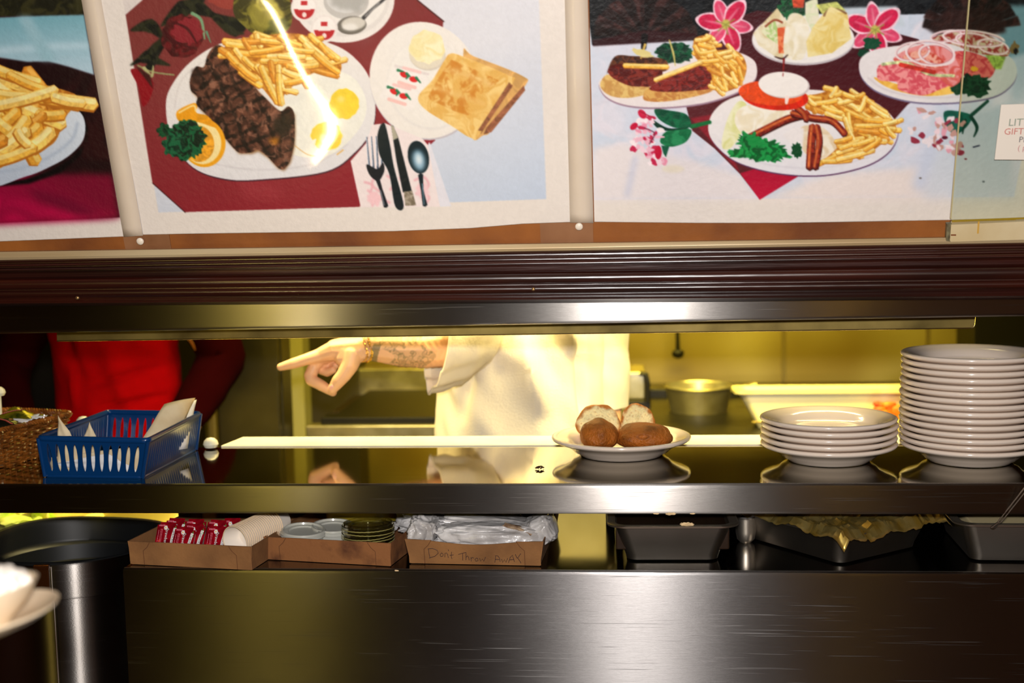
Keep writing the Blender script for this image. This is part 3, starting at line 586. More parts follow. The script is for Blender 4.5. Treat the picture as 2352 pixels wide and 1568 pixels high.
for P_, w_ in ((S3([(1310, 1030), (1450, 960), (1600, 890), (1750, 850)]), 17), (S4([(50, 700), (180, 730), (300, 750), (380, 830)]), 15), (S4([(180, 780), (170, 880), (160, 1040)]), 18), (S4([(205, 780), (220, 880), (195, 1040)]), 15), (S3([(1660, 800), (1720, 850), (1740, 900)]), 14)):
    line([(x+1, y+3) for x, y in P_], w_, (60, 16, 14)); line(P_, w_*.95, (156, 48, 30), (104, 24, 20), nz=0, amp=6); line([(x-2, y-1) for x, y in P_], w_*.28, (226, 120, 60), nz=0, amp=.6, blur=1)
rag(1755, 345, 58, 26, (6, 92, 40), ang=8, seed=81, n=70, amp_=.2, col2=(24, 150, 70), nz=0, amp=8); rag(1725, 328, 34, 22, (8, 84, 38), ang=20, seed=82, n=50, col2=(24, 140, 66), nz=0, amp=8); rag(1700, 352, 26, 12, (8, 90, 40), seed=84, n=30, col2=(30, 150, 70), nz=0, amp=8); rag(1830, 345, 12, 18, (8, 70, 36), seed=83, n=30)
ell(1780, 222, 77, 31, (214, 40, 20), ang=5, nz=0, amp=.3); ell(1770, 214, 74, 28, (232, 76, 28), ang=4, nz=0, amp=.3); ell(1802, 196, 58, 30, (206, 196, 196), ang=3); ell(1799, 194, 57, 29, (244, 238, 234), ang=3); line([(1798, 175), (1799, 168)], 2, (150, 30, 30)); line([(1808, 222), (1806, 238)], [10, 6], (246, 226, 220))
# bouquets
line(S3([(1020, 915), (870, 950)]), [9, 10], (22, 110, 58)); poly(S3([(640, 1050), (700, 980), (870, 970), (840, 1060), (740, 1100), (670, 1090)]), (16, 104, 62), (40, 140, 88), nz=1, amp=3, sm=True); poly(S3([(600, 820), (720, 830), (840, 860), (870, 950), (760, 960), (640, 900)]), (10, 74, 50), (20, 110, 70), nz=1, amp=3, sm=True); poly(S3([(650, 1090), (710, 1100), (685, 1180), (665, 1150)]), (20, 90, 64)); poly(S3([(570, 890), (700, 960), (860, 960), (700, 980), (620, 960)]), (8, 50, 36), sm=True)
_q = np.random.RandomState(5)
for cx, cy, sx, sy, n in ((1490, 300, 46, 46, 26), (1480, 340, 40, 34, 20), (1510, 368, 24, 20, 10)):
    for i in range(n):
        x, y = cx+(_q.rand()-.5)*2*sx*.62, cy+(_q.rand()-.5)*2*sy*.62; c = [(246, 214, 226), (236, 150, 176), (250, 236, 240), (200, 40, 80), (240, 186, 204)][_q.randint(5)]
        rag(x, y, 5+_q.rand()*7, 3+_q.rand()*4, c, ang=_q.rand()*180, seed=i, n=10, amp_=.3)
ell(1456, 290, 10, 7, (200, 20, 60), ang=-40); ell(1475, 262, 12, 8, (206, 30, 70), ang=50); ell(1512, 350, 8, 16, (196, 20, 56)); line(S3([(520, 960), (600, 1000), (560, 1080)]), 2, (90, 40, 60)); line(S3([(480, 830), (600, 890)]), 2.5, (170, 20, 50))
line(S4([(1270, 625), (1160, 720)]), [7, 9], (20, 70, 56)); poly(S4([(1000, 690), (1160, 710), (1150, 770), (1080, 830), (1020, 800)]), (12, 76, 62), (20, 100, 84), nz=1, amp=3, sm=True); line(S4([(1160, 720), (1200, 790), (1180, 850)]), [8, 8, 3], (16, 60, 48)); line(S4([(1130, 740), (1110, 830)]), [6, 3], (16, 60, 48))
for i in range(46):
    x, y = 2150+(_q.rand()-.5)*120+0, 300+(_q.rand()-.5)*80; y += (x-2150)*.25
    c = [(240, 214, 222), (226, 160, 176), (236, 224, 230), (150, 50, 70), (196, 150, 140)][_q.randint(5)]; rag(x, y, 5+_q.rand()*8, 3+_q.rand()*5, c, ang=_q.rand()*180, seed=i+99, n=10, amp_=.3)
ell(2170, 316, 7, 4, (90, 20, 40)); line([(2235, 338), (2250, 334)], 3, (30, 34, 60)); ell(2218, 365, 3, 2, (120, 40, 50))
ell(1546, 388, 26, 9, (232, 222, 206), blur=2); ell(2114, 409, 3, 2, (110, 100, 96)); ell(2259, 417, 3, 2, (90, 100, 106))
# overall soft print grain
CV = np.clip(CV*(1+NZ[0][..., None]*.035), 0, 1)
for _ in range(2): CV = (CV*2+np.roll(CV, 1, 0)+np.roll(CV, -1, 0)+np.roll(CV, 1, 1)+np.roll(CV, -1, 1))/6
def sample(px, py):
    x = np.clip(px-PX0-.5, 0, PW-2.001); y = np.clip(py-PY0-.5, 0, PH-2.001); xi = x.astype(int); yi = y.astype(int); fx = (x-xi)[..., None]; fy = (y-yi)[..., None]
    c = (CV[yi, xi]*(1-fx)+CV[yi, xi+1]*fx)*(1-fy)+(CV[yi+1, xi]*(1-fx)+CV[yi+1, xi+1]*fx)*fy
    return np.where(c <= .04045, c/12.92, ((c+.055)/1.055)**2.4)
# ================================================================ the board
TB = radians(20)
BN = Vector((0, -cos(TB), -sin(TB))); BU = Vector((0, -sin(TB), cos(TB))); B0 = Vector((0, -.004, S+.408))
def onB(x, y, off=0): return onP(x, y, B0+BN*off, BN)
def sheet(name, left, right, top, bot, m, label, cat, off=.003, dx=2.0, paint=True, bulge=.0015, group=None, parent=None, thick=.0012, paper=PAPER):
    """thin sheet on the board; left/right/top/bot are outlines of the sheet"""
    lx = lambda t: np.interp(t, [p[1] for p in left], [p[0] for p in left]); rx = lambda t: np.interp(t, [p[1] for p in right], [p[0] for p in right])
    wpx = right[-1][0]-left[-1][0]; nx = max(2, int(wpx/dx)); y0 = top; y1 = max(b[1] for b in bot); ny = max(2, int((y1-y0)/dx))
    V = []; C_ = []; PXs = np.zeros((ny+1, nx+1)); PYs = np.zeros((ny+1, nx+1))
    bx = [b[0] for b in bot]; by = [b[1] for b in bot]
    for j in range(ny+1):
        for i in range(nx+1):
            s_ = i/nx; yb = np.interp(bx[0]+s_*(bx[-1]-bx[0]), bx, by); y = y0+(yb-y0)*j/ny
            PXs[j, i] = lx(y)+(rx(y)-lx(y))*s_; PYs[j, i] = y
    d0 = BN.dot(B0-CP)
    dirs = np.array(CF)[None, None]+((PXs-1176)/FPX)[..., None]*np.array(CR)-((PYs-784)/FPX)[..., None]*np.array(CU)
    off_ = off+bulge*np.sin(PXs/97.0+1)*np.sin(PYs/61.0)
    P = np.array(CP)+dirs*((d0+off_)/(dirs@np.array(BN)))[..., None]
    org = np.array(onB((left[-1][0]+right[-1][0])/2, y1, off))
    P = (P-org).reshape(-1, 3); n = (nx+1)*(ny+1)
    idx = np.arange(n).reshape(ny+1, nx+1)
    Fq = np.stack([idx[:-1, :-1], idx[1:, :-1], idx[1:, 1:], idx[:-1, 1:]], -1).reshape(-1, 4)
    rim = np.concatenate([idx[0, :], idx[1:, -1], idx[-1, -2::-1], idx[-2:0:-1, 0]])
    back = P[rim]-np.array(BN)*thick; k = len(rim); bi = n+np.arange(k)
    Fr = np.stack([rim, np.roll(rim, -1), np.roll(bi, -1), bi], 1)
    allP = np.concatenate([P, back]); allF = np.concatenate([Fq, Fr])
    me = bpy.data.meshes.new(name); me.vertices.add(len(allP)); me.vertices.foreach_set('co', allP.astype(np.float32).ravel())
    me.loops.add(allF.size); me.loops.foreach_set('vertex_index', allF.astype(np.int32).ravel())
    me.polygons.add(len(allF)); me.polygons.foreach_set('loop_start', np.arange(0, allF.size, 4, dtype=np.int32)); me.update(); me.validate()
    if paint:
        c = sample(PXs.ravel(), PYs.ravel())
        c = np.concatenate([c, np.tile([[.7, .62, .55]], (k, 1))]); setcol(me, np.concatenate([c, np.ones((len(c), 1))], 1))
    me.materials.append(m); o = bpy.data.objects.new(name, me); COL.objects.link(o); o.location = org
    if parent: o.parent = parent; o.location = org-np.array(parent.location)
    else: tag(o, label, cat, group)
    return o
print_m = mat('laminated_print', attr='Col', rough=.42, spec=.3, coat=.8, coat_rough=.045, bump=.11, bscale=110, c2=None)
sheet('menu_photo_print', [(-40, -60), (-40, 560)], [(180, -60), (189, 0), (285, 543), (286, 560)], -60, [(-40, 556), (285, 543)], print_m, 'laminated menu print of french fries on a white plate, at the left edge', 'poster', off=.003, group='food menu prints')
sheet('menu_photo_print', [(221, -60), (231, 0), (327.5, 538), (328, 545)], [(1297, -60), (1299, 0), (1310, 510), (1311, 545)], -60, [(327, 539), (420, 537), (700, 533), (900, 531), (1080, 524), (1200, 514), (1310, 510)], print_m, 'laminated menu print of grilled steak, fried eggs, fries and toast', 'poster', off=.005, group='food menu prints')
sheet('menu_photo_print', [(1350, -60), (1353, 0), (1365, 509), (1366, 520)], [(2470, -60), (2470, 0), (2470, 512), (2470, 520)], -60, [(1365, 509.5), (1600, 512), (1800, 512), (2470, 500)], print_m, 'laminated menu print of sandwiches, pink lilies and a bacon, egg and fries plate', 'poster', off=.003, group='food menu prints')
lam_m = mat('yellowed_laminate_strip', L(214, 196, 176), .35, coat=.3, c2=L(226, 212, 196), nscale=7, nlo=.3, nhi=.7)
sheet('plastic_cover_strip', [(178, -60), (187, 0), (284, 545), (285, 560)], [(222, -60), (232, 0), (328, 541), (329, 560)], -60, [(284, 544), (328, 541)], lam_m, 'yellowed plastic strip between the fries print and the steak print', 'trim strip', off=.0065, paint=False, dx=20, bulge=0, group='plastic strips between prints')
sheet('plastic_cover_strip', [(1295, -60), (1297, 0), (1309, 510), (1310, 560)], [(1349, -60), (1350, 0), (1363, 512), (1364, 560)], -60, [(1309, 511), (1363, 512)], lam_m, 'yellowed plastic strip between the steak print and the sandwich print', 'trim strip', off=.0065, paint=False, dx=20, bulge=0, group='plastic strips between prints')
# ================================================================ the room
XL, XR = -2.7, 2.2
wall_w = mat('warm_wall_paint', L(120, 62, 34), .6, c2=L(90, 44, 24), nscale=3)
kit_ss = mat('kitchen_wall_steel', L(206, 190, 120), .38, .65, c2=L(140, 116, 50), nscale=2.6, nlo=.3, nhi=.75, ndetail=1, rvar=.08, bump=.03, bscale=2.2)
dark_m = mat('dark_paint', L(34, 26, 20), .6)
floor_m = mat('brown_floor_tile', L(96, 60, 40), .5, c2=L(66, 38, 26), nscale=9)
ceil_m = mat('ceiling_paint', L(96, 84, 66), .8)
def struct(name, x0, x1, y0, y1, z0, z1, m):
    o = boxo(name, x0, x1, y0, y1, z0, z1, m); o['kind'] = 'structure'; return o
struct('floor', XL, XR, -4.6, 2.5, -.1, 0, floor_m)
struct('ceiling', XL, XR, -4.6, 2.5, 2.8, 2.9, ceil_m)
struct('wall_left', XL-.1, XL, -4.6, 2.5, 0, 2.8, wall_w)
struct('wall_right', XR, XR+.1, -4.6, 2.5, 0, 2.8, wall_w)
struct('wall_rear', XL, XR, -4.7, -4.6, 0, 2.8, wall_w)
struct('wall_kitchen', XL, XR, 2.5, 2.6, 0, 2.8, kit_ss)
struct('wall_front', XL, XR, .10, .20, S+.30, 2.8, dark_m)
# steel shelf seams on the kitchen wall
# ================================================================ the menu board above
MB = frame(B0, (1, 0, 0), BU)
kraft = mat('brown_backing_board', L(156, 92, 34), .6, c2=L(112, 60, 24), nscale=5, bump=.08, bscale=60)
o = empty('menu_board', B0, 'brown backing board leaning forward above the serving hatch', 'board')
bm = bmesh.new(); box(bm, -1.75, 1.6, -.02, .80, -.02, -.0005, M=Matrix.Translation(-B0) @ MB); bmobj('backing_panel', bm, kraft, o, smooth=False)
# slightly different stretches of the backing that show under the prints
seam_m = mat('faded_backing_strip', L(150, 104, 70), .55, c2=L(120, 76, 44), nscale=9)
for xa, xb in ((286, 392), (1242, 1363)):
    a, b = onB(xa, 560, .001), onB(xb, 560, .001)
    bm = bmesh.new(); box(bm, a.x, b.x, 0, .06, .0002, .0016, M=Matrix.Translation(-B0) @ MB); bmobj('faded_strip', bm, seam_m, o, smooth=False)
alu = mat('aluminium_channel', L(200, 180, 145), .38, .25, c2=L(176, 150, 110), nscale=8, nstretch=(.3, 4, 4))
def edge_loft(name, secs, m, parent, loc, angle=35, ends=((-.30), (1.3))):
    """extrudes a section between x=0 and x=2352 pixel edges of the face and beyond"""
    bm = bmesh.new(); R = []
    for k in np.linspace(-.28, 1.28, 24):
        R.append([Vector(a).lerp(Vector(b), k) if 0 <= k <= 1 else Vector(a)+(Vector(b)-Vector(a))*k for a, b in secs])
    R = [[p-Vector(loc) for p in r] for r in R]
    loft(bm, R, True, True, True); return bmobj(name, bm, m, parent, angle=angle)
def P2(yl, yr, Y, dz=0): return (onY(0, yl, Y)+Vector((0, 0, dz)), onY(2352, yr, Y)+Vector((0, 0, dz)))
secs = [P2(578.5, 543, -.020), P2(578.5, 543, -.026), P2(590.5, 549.5, -.028), P2(592.5, 552, -.028), P2(597, 557, -.026), P2(597, 557, .0), P2(575, 540, .0)]
bm_loc = onY(1176, 575, 0); ch = empty('aluminium_channel', bm_loc, 'thin aluminium channel along the bottom of the menu board', 'channel')
edge_loft('rail', secs, alu, ch, bm_loc)
pin_m = mat('white_pin_plastic', L(238, 226, 210), .35)
for px_, py_, lb in ((322, 554, 'white round push pin under the strip left of the steak print'), (1330, 520, 'white round push pin under the strip left of the sandwich print')):
    bm = bmesh.new(); lathe(bm, [(0, .003), (.0045, .0026), (.0062, .001), (.0062, -.001), (0, -.001)], 24)
    p = onB(px_, py_, .009); o = bmobj('push_pin', bm, pin_m, loc=p); o.rotation_euler = BN.to_track_quat('Z', 'Y').to_euler(); tag(o, lb, 'push pin', 'white push pins')
# ---------------- wooden moulding
wood = mat('varnished_dark_wood', L(58, 19, 10), .28, coat=1, coat_rough=.24, c2=L(34, 10, 6), nscale=7, nstretch=(.35, 5, 5), bump=.10, bscale=16, bstretch=(.6, 9, 9), spec=.6)
prof = [(0, .030), (0, .020), (.04, .026), (.08, .029), (.10, .026), (.12, .026), (.14, .031), (.17, .032), (.185, .027), (.20, .027), (.22, .033), (.25, .035), (.268, .035), (.275, .024), (.33, .019), (.40, .021),
        (.42, .030), (.45, .0355), (.49, .0385), (.535, .0395), (.58, .0385), (.625, .0355), (.65, .031), (.665, .031), (.68, .0335), (.70, .0352), (.725, .0360), (.755, .0355), (.79, .033), (.83, .027), (.86, .025), (.88, .026), (.90, .028), (.93, .027), (.955, .020), (1, .014), (1, -.005), (0, -.005)]
secs = []
for t, d in prof:
    a = onY(0, 592.5+(705-592.5)*t, -.03); b = onY(2352, 552+(689-552)*t, -.03); a.y = -d; b.y = -d; secs.append((a, b))
wl = onY(1176, 700, 0); mo = empty('wood_moulding', wl, 'dark varnished wooden crown moulding under the menu board', 'moulding')
o = edge_loft('moulding_body', secs, wood, mo, wl, angle=50)
nail_m = mat('old_nail', L(150, 120, 80), .4, .8)
for x_, y_ in ((177, 684), (1225, 664)):
    p = onY(x_, y_, -.040); bm = bmesh.new(); lathe(bm, [(0, .001), (.0022, .0007), (.003, 0), (.003, -.004), (0, -.004)], 16)
    bmobj('nail_head', bm, nail_m, mo, loc=p-wl, rot=(radians(90), 0, 0))
# ---------------- steel header strip
ssH = steel('brushed_steel_header', rough=.32, aniso=1, scratch=.2, col=(.34, .32, .30, 1), smudge=(.28, .26, .24, 1))
ssF = steel('brushed_steel_shelf_front', rough=.33, aniso=1, scratch=.25, col=(.25, .24, .225, 1), smudge=(.18, .16, .145, 1))
ssP = steel('brushed_steel_panel', rough=.31, aniso=1, scratch=.35, col=(.22, .21, .205, 1), smudge=(.17, .16, .155, 1), stretch=(1.5, 90, 90), bump=.03)
hl = onY(1176, 740, 0); he = empty('steel_header', hl, 'brushed stainless steel header strip across the top of the serving hatch', 'header')
secs = [P2(700, 684, .0), P2(758, 718.5, .0), P2(763, 722.5, .0015), P2(766, 725.5, .006), P2(766, 725.5, .09), P2(690, 674, .09)]
edge_loft('header_face', secs, ssH, he, hl, angle=60)
dull = mat('dull_steel_lip', L(120, 104, 56), .5, .8, c2=L(72, 60, 26), nscale=8, rvar=.08)
lp = empty('under_header_plate', onY(1176, 770, .10), 'narrow grimy steel plate hanging just behind the header strip, ends short of both sides', 'plate')
a, b = onY(131, 783, .095), onY(2239, 753, .095); a2, b2 = onY(131, 764, .095), onY(2241, 722, .095)
bm = bmesh.new(); cr = .006; Lp = Vector(lp.location)
pts = [a2+Vector((0, 0, .02)), a, b-Vector((cr, 0, 0)), b-Vector((cr*.3, 0, -cr*.3)), b+Vector((0, 0, cr)), b2+Vector((0, 0, .02))]
f = bm.faces.new([bm.verts.new(p-Lp) for p in pts]); r = bmesh.ops.extrude_face_region(bm, geom=[f]); bmesh.ops.translate(bm, vec=(0, .0025, 0), verts=[v for v in r['geom'] if isinstance(v, bmesh.types.BMVert)])
bmobj('plate_body', bm, dull, lp, smooth=False)
bm = bmesh.new(); tube(bm, [a-Lp, b-Vector((cr, 0, 0))-Lp], .0011, 8); tube(bm, [b-Vector((cr, 0, 0))-Lp, b-Vector((cr*.3, 0, -cr*.3))-Lp, b+Vector((0, 0, cr))-Lp, b2-Lp], .0008, 8)
bmobj('rolled_edge', bm, mat('bright_edge', L(220, 200, 140), .2, 1), lp)
# header carcass and heat lamp housings behind
struct('trim_1', XL, XR, .012, .30, S+.335, S+.36, dark_m)
lampm = mat('lamp_housing', L(150, 150, 150), .3, .9)
lens = mat('heat_lamp_glow', L(255, 220, 120), .4, emit=(1, .78, .25, 3))
for i, _x in enumerate((-.75, -.15, .45)):  # lamps
    e = empty('heat_lamp', (_x, .60, S+.64), ['left', 'middle', 'right'][i]+' heat lamp bar hanging over the kitchen side of the shelf', 'heat lamp', 'heat lamps over the shelf')
    bm = bmesh.new(); box(bm, -.27, .27, -.10, .10, .02, .07, .008); bmobj('housing', bm, lampm, e)
    bm = bmesh.new(); box(bm, -.25, .25, -.08, .08, .008, .02, .002); bmobj('element', bm, lens, e)
    bm = bmesh.new(); box(bm, -.27, .27, -.112, -.104, -.19, .07, .002); bmobj('light_shield', bm, lampm, e)  # unseen plate added to keep lamp light off the shelf front
    bm = bmesh.new(); tube(bm, [(-.2, 0, .07), (-.2, 0, 2.8-S-.64)], .006); tube(bm, [(.2, 0, .07), (.2, 0, 2.8-S-.64)], .006); bmobj('hanger', bm, lampm, e)
# ---------------- clear panel on the right of the board
e = empty('clear_panel', onB(2265, 500, .02), 'clear greenish acrylic panel overlapping the right end of the menu board', 'panel'); E0 = Vector(e.location)
gl = bpy.data.materials.new('tinted_acrylic'); gl.use_nodes = True; nt = gl.node_tree; nt.nodes.clear()
mo_ = nt.nodes.new('ShaderNodeOutputMaterial'); mx = nt.nodes.new('ShaderNodeMixShader'); tr = nt.nodes.new('ShaderNodeBsdfTransparent'); gs = nt.nodes.new('ShaderNodeBsdfGlossy'); fr = nt.nodes.new('ShaderNodeFresnel')
tr.inputs[0].default_value = (.93, .945, .90, 1); gs.inputs['Roughness'].default_value = .05; fr.inputs[0].default_value = 1.3
nt.links.new(fr.outputs[0], mx.inputs[0]); nt.links.new(tr.outputs[0], mx.inputs[1]); nt.links.new(gs.outputs[0], mx.inputs[2]); nt.links.new(mx.outputs[0], mo_.inputs[0])
def slab(name, px, m, parent, off, th, smooth=False):
    bm = bmesh.new(); P0 = Vector(parent.location)
    f = bm.faces.new([bm.verts.new(onB(x, y, off)-P0) for x, y in px]); r = bmesh.ops.extrude_face_region(bm, geom=[f])
    bmesh.ops.translate(bm, vec=BN*th, verts=[v for v in r['geom'] if isinstance(v, bmesh.types.BMVert)]); return bmobj(name, bm, m, parent, smooth=smooth)
slab('pane', [(2231, -60), (2225, 0), (2183, 500), (2182, 508), (2480, 500), (2480, -60)], gl, e, .016, .003)
slab('pane_edge', [(2229, -60), (2223.5, 0), (2181.5, 500), (2184, 500), (2226.5, 0), (2232, -60)], mat('acrylic_edge', L(190, 176, 130), .3), e, .0155, .004)
cream = mat('cream_plastic', L(222, 206, 168), .5, c2=L(206, 184, 140), nscale=10)
slab('bottom_holder', [(2181, 510), (2178, 546), (2180, 549), (2480, 540), (2480, 496)], cream, e, .014, .012)
slab('holder_end', [(2172, 510), (2170, 548), (2180, 549), (2183, 509)], mat('holder_end_cap', L(136, 128, 96), .5, c2=L(70, 60, 40), nscale=60), e, .014, .010)
slab('holder_stain', [(2246, 508), (2250, 508), (2248, 536), (2244, 536)], mat('amber_stain', L(206, 160, 70), .5), e, .0262, .0004)
slab('holder_stain', [(2184, 538), (2196, 538), (2196, 541), (2184, 541)], mat('brown_stain', L(120, 60, 24), .5), e, .0262, .0004)
slab('holder_gap_strip', [(2186, 505), (2186, 509.5), (2480, 497.5), (2480, 494)], mat('amber_glue', L(180, 144, 30), .5), e, .0145, .0014)  # thin amber strip along the top of the holder
# paper notice behind the panel
e = empty('paper_notice', onB(2320, 365, .008), 'small white printed notice card at the right end of the menu board', 'notice')
slab('card', [(2299, 240), (2284, 366), (2420, 367), (2420, 236)], mat('notice_card', L(236, 226, 214), .6), e, .0215, .001)
Mt = Matrix.Translation(-Vector(e.location))
for s_, x_, y_, sz, c_ in (('LITTL', 2316, 282, .0165, L(150, 160, 146)), ('GIFT CE', 2306, 303, .0145, L(206, 130, 120)), ('PR', 2340, 321, .0130, L(120, 116, 120)), ('( p', 2337, 340, .0125, L(200, 150, 150))):
    M_ = Mt @ frame(onB(x_, y_, .0230), (1, .0, 0), BU); text_obj('printed_line', s_, sz, mat('ink_'+s_.strip('( ').lower().replace(' ', '_'), c_, .6), e, M_, align='LEFT')
# ================================================================ pass-through shelf
polish = mat('polished_shelf_steel', (.62, .57, .46, 1), .06, 1, c2=(.48, .43, .33, 1), nscale=4, ndetail=2, rvar=.025, nlo=.2, nhi=.8, bump=.004, bscale=4, bstretch=(1.2, 10, 1), aniso=0)
e = empty('pass_shelf', (-.2, .18, LC), 'polished stainless steel pass-through shelf between dining room and kitchen', 'shelf'); E0 = Vector(e.location)
bm = bmesh.new(); box(bm, XL, XR, .006, .355, S-.02-LC, S-LC, 0, M=Matrix.Translation((.2, -.18, 0))); bmobj('shelf_top', bm, polish, e, smooth=False)
bm = bmesh.new()
sec = [(0.0, S-.007), (.0012, S-.002), (.0045, S+.0005), (.009, S+.0008), (.012, S-.001), (.012, S-.045), (.012, 1.0992), (.004, 1.0985), (.001, 1.1005), (0, 1.104)]
loft(bm, [[Vector((x, y, z))-E0 for y, z in sec] for x in np.linspace(XL, XR, 3)], True, True, True); bmobj('front_apron', bm, ssF, e, angle=25)
bm = bmesh.new(); box(bm, XL, XR, .33, .345, 1.08, S-.02, M=Matrix.Translation(-E0)); bmobj('rear_apron', bm, mat('under_shelf_steel', L(60, 56, 46), .35, .9), e)
for x_ in (-2.62, 2.10):
    bm = bmesh.new(); box(bm, x_-.02, x_+.02, .1, .25, LC, S-.02, M=Matrix.Translation(-E0)); bmobj('shelf_support', bm, ssF, e)
# white rail along the kitchen edge
whiteb = mat('white_cutting_board', L(238, 230, 205), .45, c2=L(226, 214, 184), nscale=9)
a = onY(508, 1021, .357).x
bm = bmesh.new()
loft(bm, [[Vector((x+(0 if x else dx), y, z)) for y, z, dx in ((0, 0, 0), (0, .003, 0), (.0008, .0038, 0), (.099, .0038, .016), (.100, .003, .016), (.100, 0, .016))] for x in (0, XR-a-.03)], True, True, True)
o = bmobj('serving_board', bm, whiteb, loc=(a, .357, S), smooth=False); tag(o, 'long white cutting board rail along the kitchen edge of the shelf', 'board')
o.location.z = S-.001
# bracket that carries it
bm = bmesh.new(); box(bm, 0.02, XR-a-.03, .0, .095, -.02, -.0005); o2 = bmobj('rail_bracket', bm, mat('under_shelf_steel'), o, smooth=False)
# knobs
kn = mat('white_knob', L(240, 236, 210), .3, coat=.5)
def knob(x_, y_, Y, r, lb):
    p = onY(x_, y_, Y); bm = bmesh.new(); h = p.z-S
    lathe(bm, [(0, h+r*.8), (r*.5, h+r*.7), (r*.87, h+r*.35), (r, h-.1*r), (r*.8, h-r*.5), (r*.35, h-r*.6)]+([(r*.3, 0), (0, 0)] if h > r*.7 else [(0, h-r*.6)]), 28)
    o = bmobj('round_knob', bm, kn, loc=(p.x, p.y, S)); tag(o, lb, 'knob', 'white round knobs along the back of the shelf')
knob(484, 1018, .340, .0155, 'white round knob at the back edge of the shelf, left of the white rail')
knob(191, 968, .345, .0145, 'white round knob between the wicker basket and the blue basket')
knob(-4, 900, .345, .0145, 'white round knob above the wicker basket at the left edge')
# ================================================================ counter below
CX0 = onY(282, 1300, 0).x
e = empty('service_counter', ((CX0+XR)/2, .28, 0), 'brushed stainless steel service counter below the shelf', 'counter'); E0 = Vector(e.location); Tm = Matrix.Translation(-E0)
bm = bmesh.new(); box(bm, CX0, XR-.03, .003, .56, LC-.02, LC, 0, M=Tm); bmobj('countertop', bm, mat('dark_polished_steel', (.20, .19, .18, 1), .13, 1, rvar=.04, nscale=6), e, angle=30)
bm = bmesh.new(); sec = [(0, .10), (0, LC-.007), (.0015, LC-.002), (.005, LC+.0006), (.010, LC+.0006), (.012, LC-.004), (.012, .10)]
loft(bm, [[Vector((x, y, z))-E0 for y, z in sec] for x in np.linspace(CX0, XR-.03, 3)], True, True, True); bmobj('front_panel', bm, ssP, e, angle=25)
bm = bmesh.new(); box(bm, CX0+.001, CX0+.013, .013, .56, .10, LC-.02, M=Tm); bmobj('side_panel', bm, ssP, e)
bm = bmesh.new(); box(bm, CX0+.04, XR-.05, .06, .5, 0, .10, M=Tm); bmobj('toe_kick', bm, dark_m, e)
# back of the bay with its openings
bayd = mat('bay_back_steel', L(40, 36, 30), .4, .8)
def X(px, Y=.345): return onY(px, 1240, Y).x
for a_, b_, za, zb in ((X(412), X(728), LC, 1.13), (X(728), X(945), 1.05, 1.062), (X(945), X(1281), LC, 1.13), (X(1281), X(1392), 1.072, 1.13), (X(1392), XR-.03, LC, 1.13)):
    bm = bmesh.new(); box(bm, a_, b_, .345, .352, za, min(zb, 1.129), M=Tm); bmobj('bay_back_plate', bm, bayd, e, smooth=False)
# yellow lit steel sheet seen through the opening
bm = bmesh.new(); M_ = Matrix.Translation((X(1337), .47, LC)) @ Matrix.Rotation(radians(-28), 4, 'X'); box(bm, -.16, .16, -.004, 0, 0, .15)
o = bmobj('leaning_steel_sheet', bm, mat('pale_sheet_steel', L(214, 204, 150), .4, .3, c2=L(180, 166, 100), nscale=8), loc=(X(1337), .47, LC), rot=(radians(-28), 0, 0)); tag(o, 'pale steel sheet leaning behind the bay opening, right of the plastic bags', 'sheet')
# ---------------- narrow stand under the cups in the lower left corner
# ================================================================ kitchen behind
blk = mat('black_iron', L(20, 17, 12), .45, .3); olive = mat('fridge_steel', L(90, 84, 56), .38, .8, c2=L(60, 54, 34), nscale=3)
panm = mat('battered_aluminium', L(214, 206, 176), .33, .9, c2=L(170, 158, 118), nscale=11, rvar=.1, bump=.05, bscale=9)
def kb(name, label, cat, parts, group=None):
    """kitchen thing from pixel boxes: (part name, px0, px1, py_top, py_bot|None, Y0, Y1, material)"""
    xs = []; 
    for p in parts:
        xs += [onY(p[1], 900, p[5]).x, onY(p[2], 900, p[5]).x]
    y0 = min(p[5] for p in parts); y1 = max(p[6] for p in parts)
    e = empty(name, ((min(xs)+max(xs))/2, (y0+y1)/2, 0), label, cat, group); E0 = Vector(e.location)
    for n_, a_, b_, t_, bt, Y0, Y1, m in parts:
        zt = onY((a_+b_)/2, t_, Y0).z if t_ is not None else 2.1; zb = onY((a_+b_)/2, bt, Y0).z if bt is not None else 0
        bm = bmesh.new(); box(bm, onY(a_, 900, Y0).x, onY(b_, 900, Y0).x, Y0, Y1, zb, zt, .003, M=Matrix.Translation(-E0)); bmobj(n_, bm, m, e, smooth=False)
    return e
kb('tall_refrigerator', 'tall dark steel refrigerator left of the pointing hand', 'refrigerator', [('cabinet', 492, 650, None, None, 1.42, 1.52, olive), ('door', 500, 640, None, 1400, 1.39, 1.415, olive), ('edge_trim', 474, 491, None, None, 1.37, 1.46, mat('lit_look_trim', L(150, 130, 60), .4, .6))])  # lit look of the edge trim is put into its lighter colour
kb('dark_cupboard', 'tall black cupboard behind the person in red', 'cupboard', [('carcass', -320, 380, None, None, 2.0, 2.4, blk), ('door', -310, 370, None, 1400, 1.97, 1.995, blk)])
kb('pale_door_post', 'pale upright post beside the dark refrigerator', 'post', [('post', 664, 698, None, None, 2.15, 2.25, mat('pale_post_paint', L(170, 162, 110), .5))])
kb('dark_locker', 'tall dark locker between the pale post and the splash panel', 'locker', [('locker_body', 704, 822, None, None, 2.34, 2.49, mat('locker_paint', L(58, 50, 26), .5))])
kb('wall_cupboard', 'dark wall cupboard above the tall plate stack at the right edge', 'cupboard', [('cupboard_body', 2236, 2700, None, 812, 2.25, 2.49, blk)])
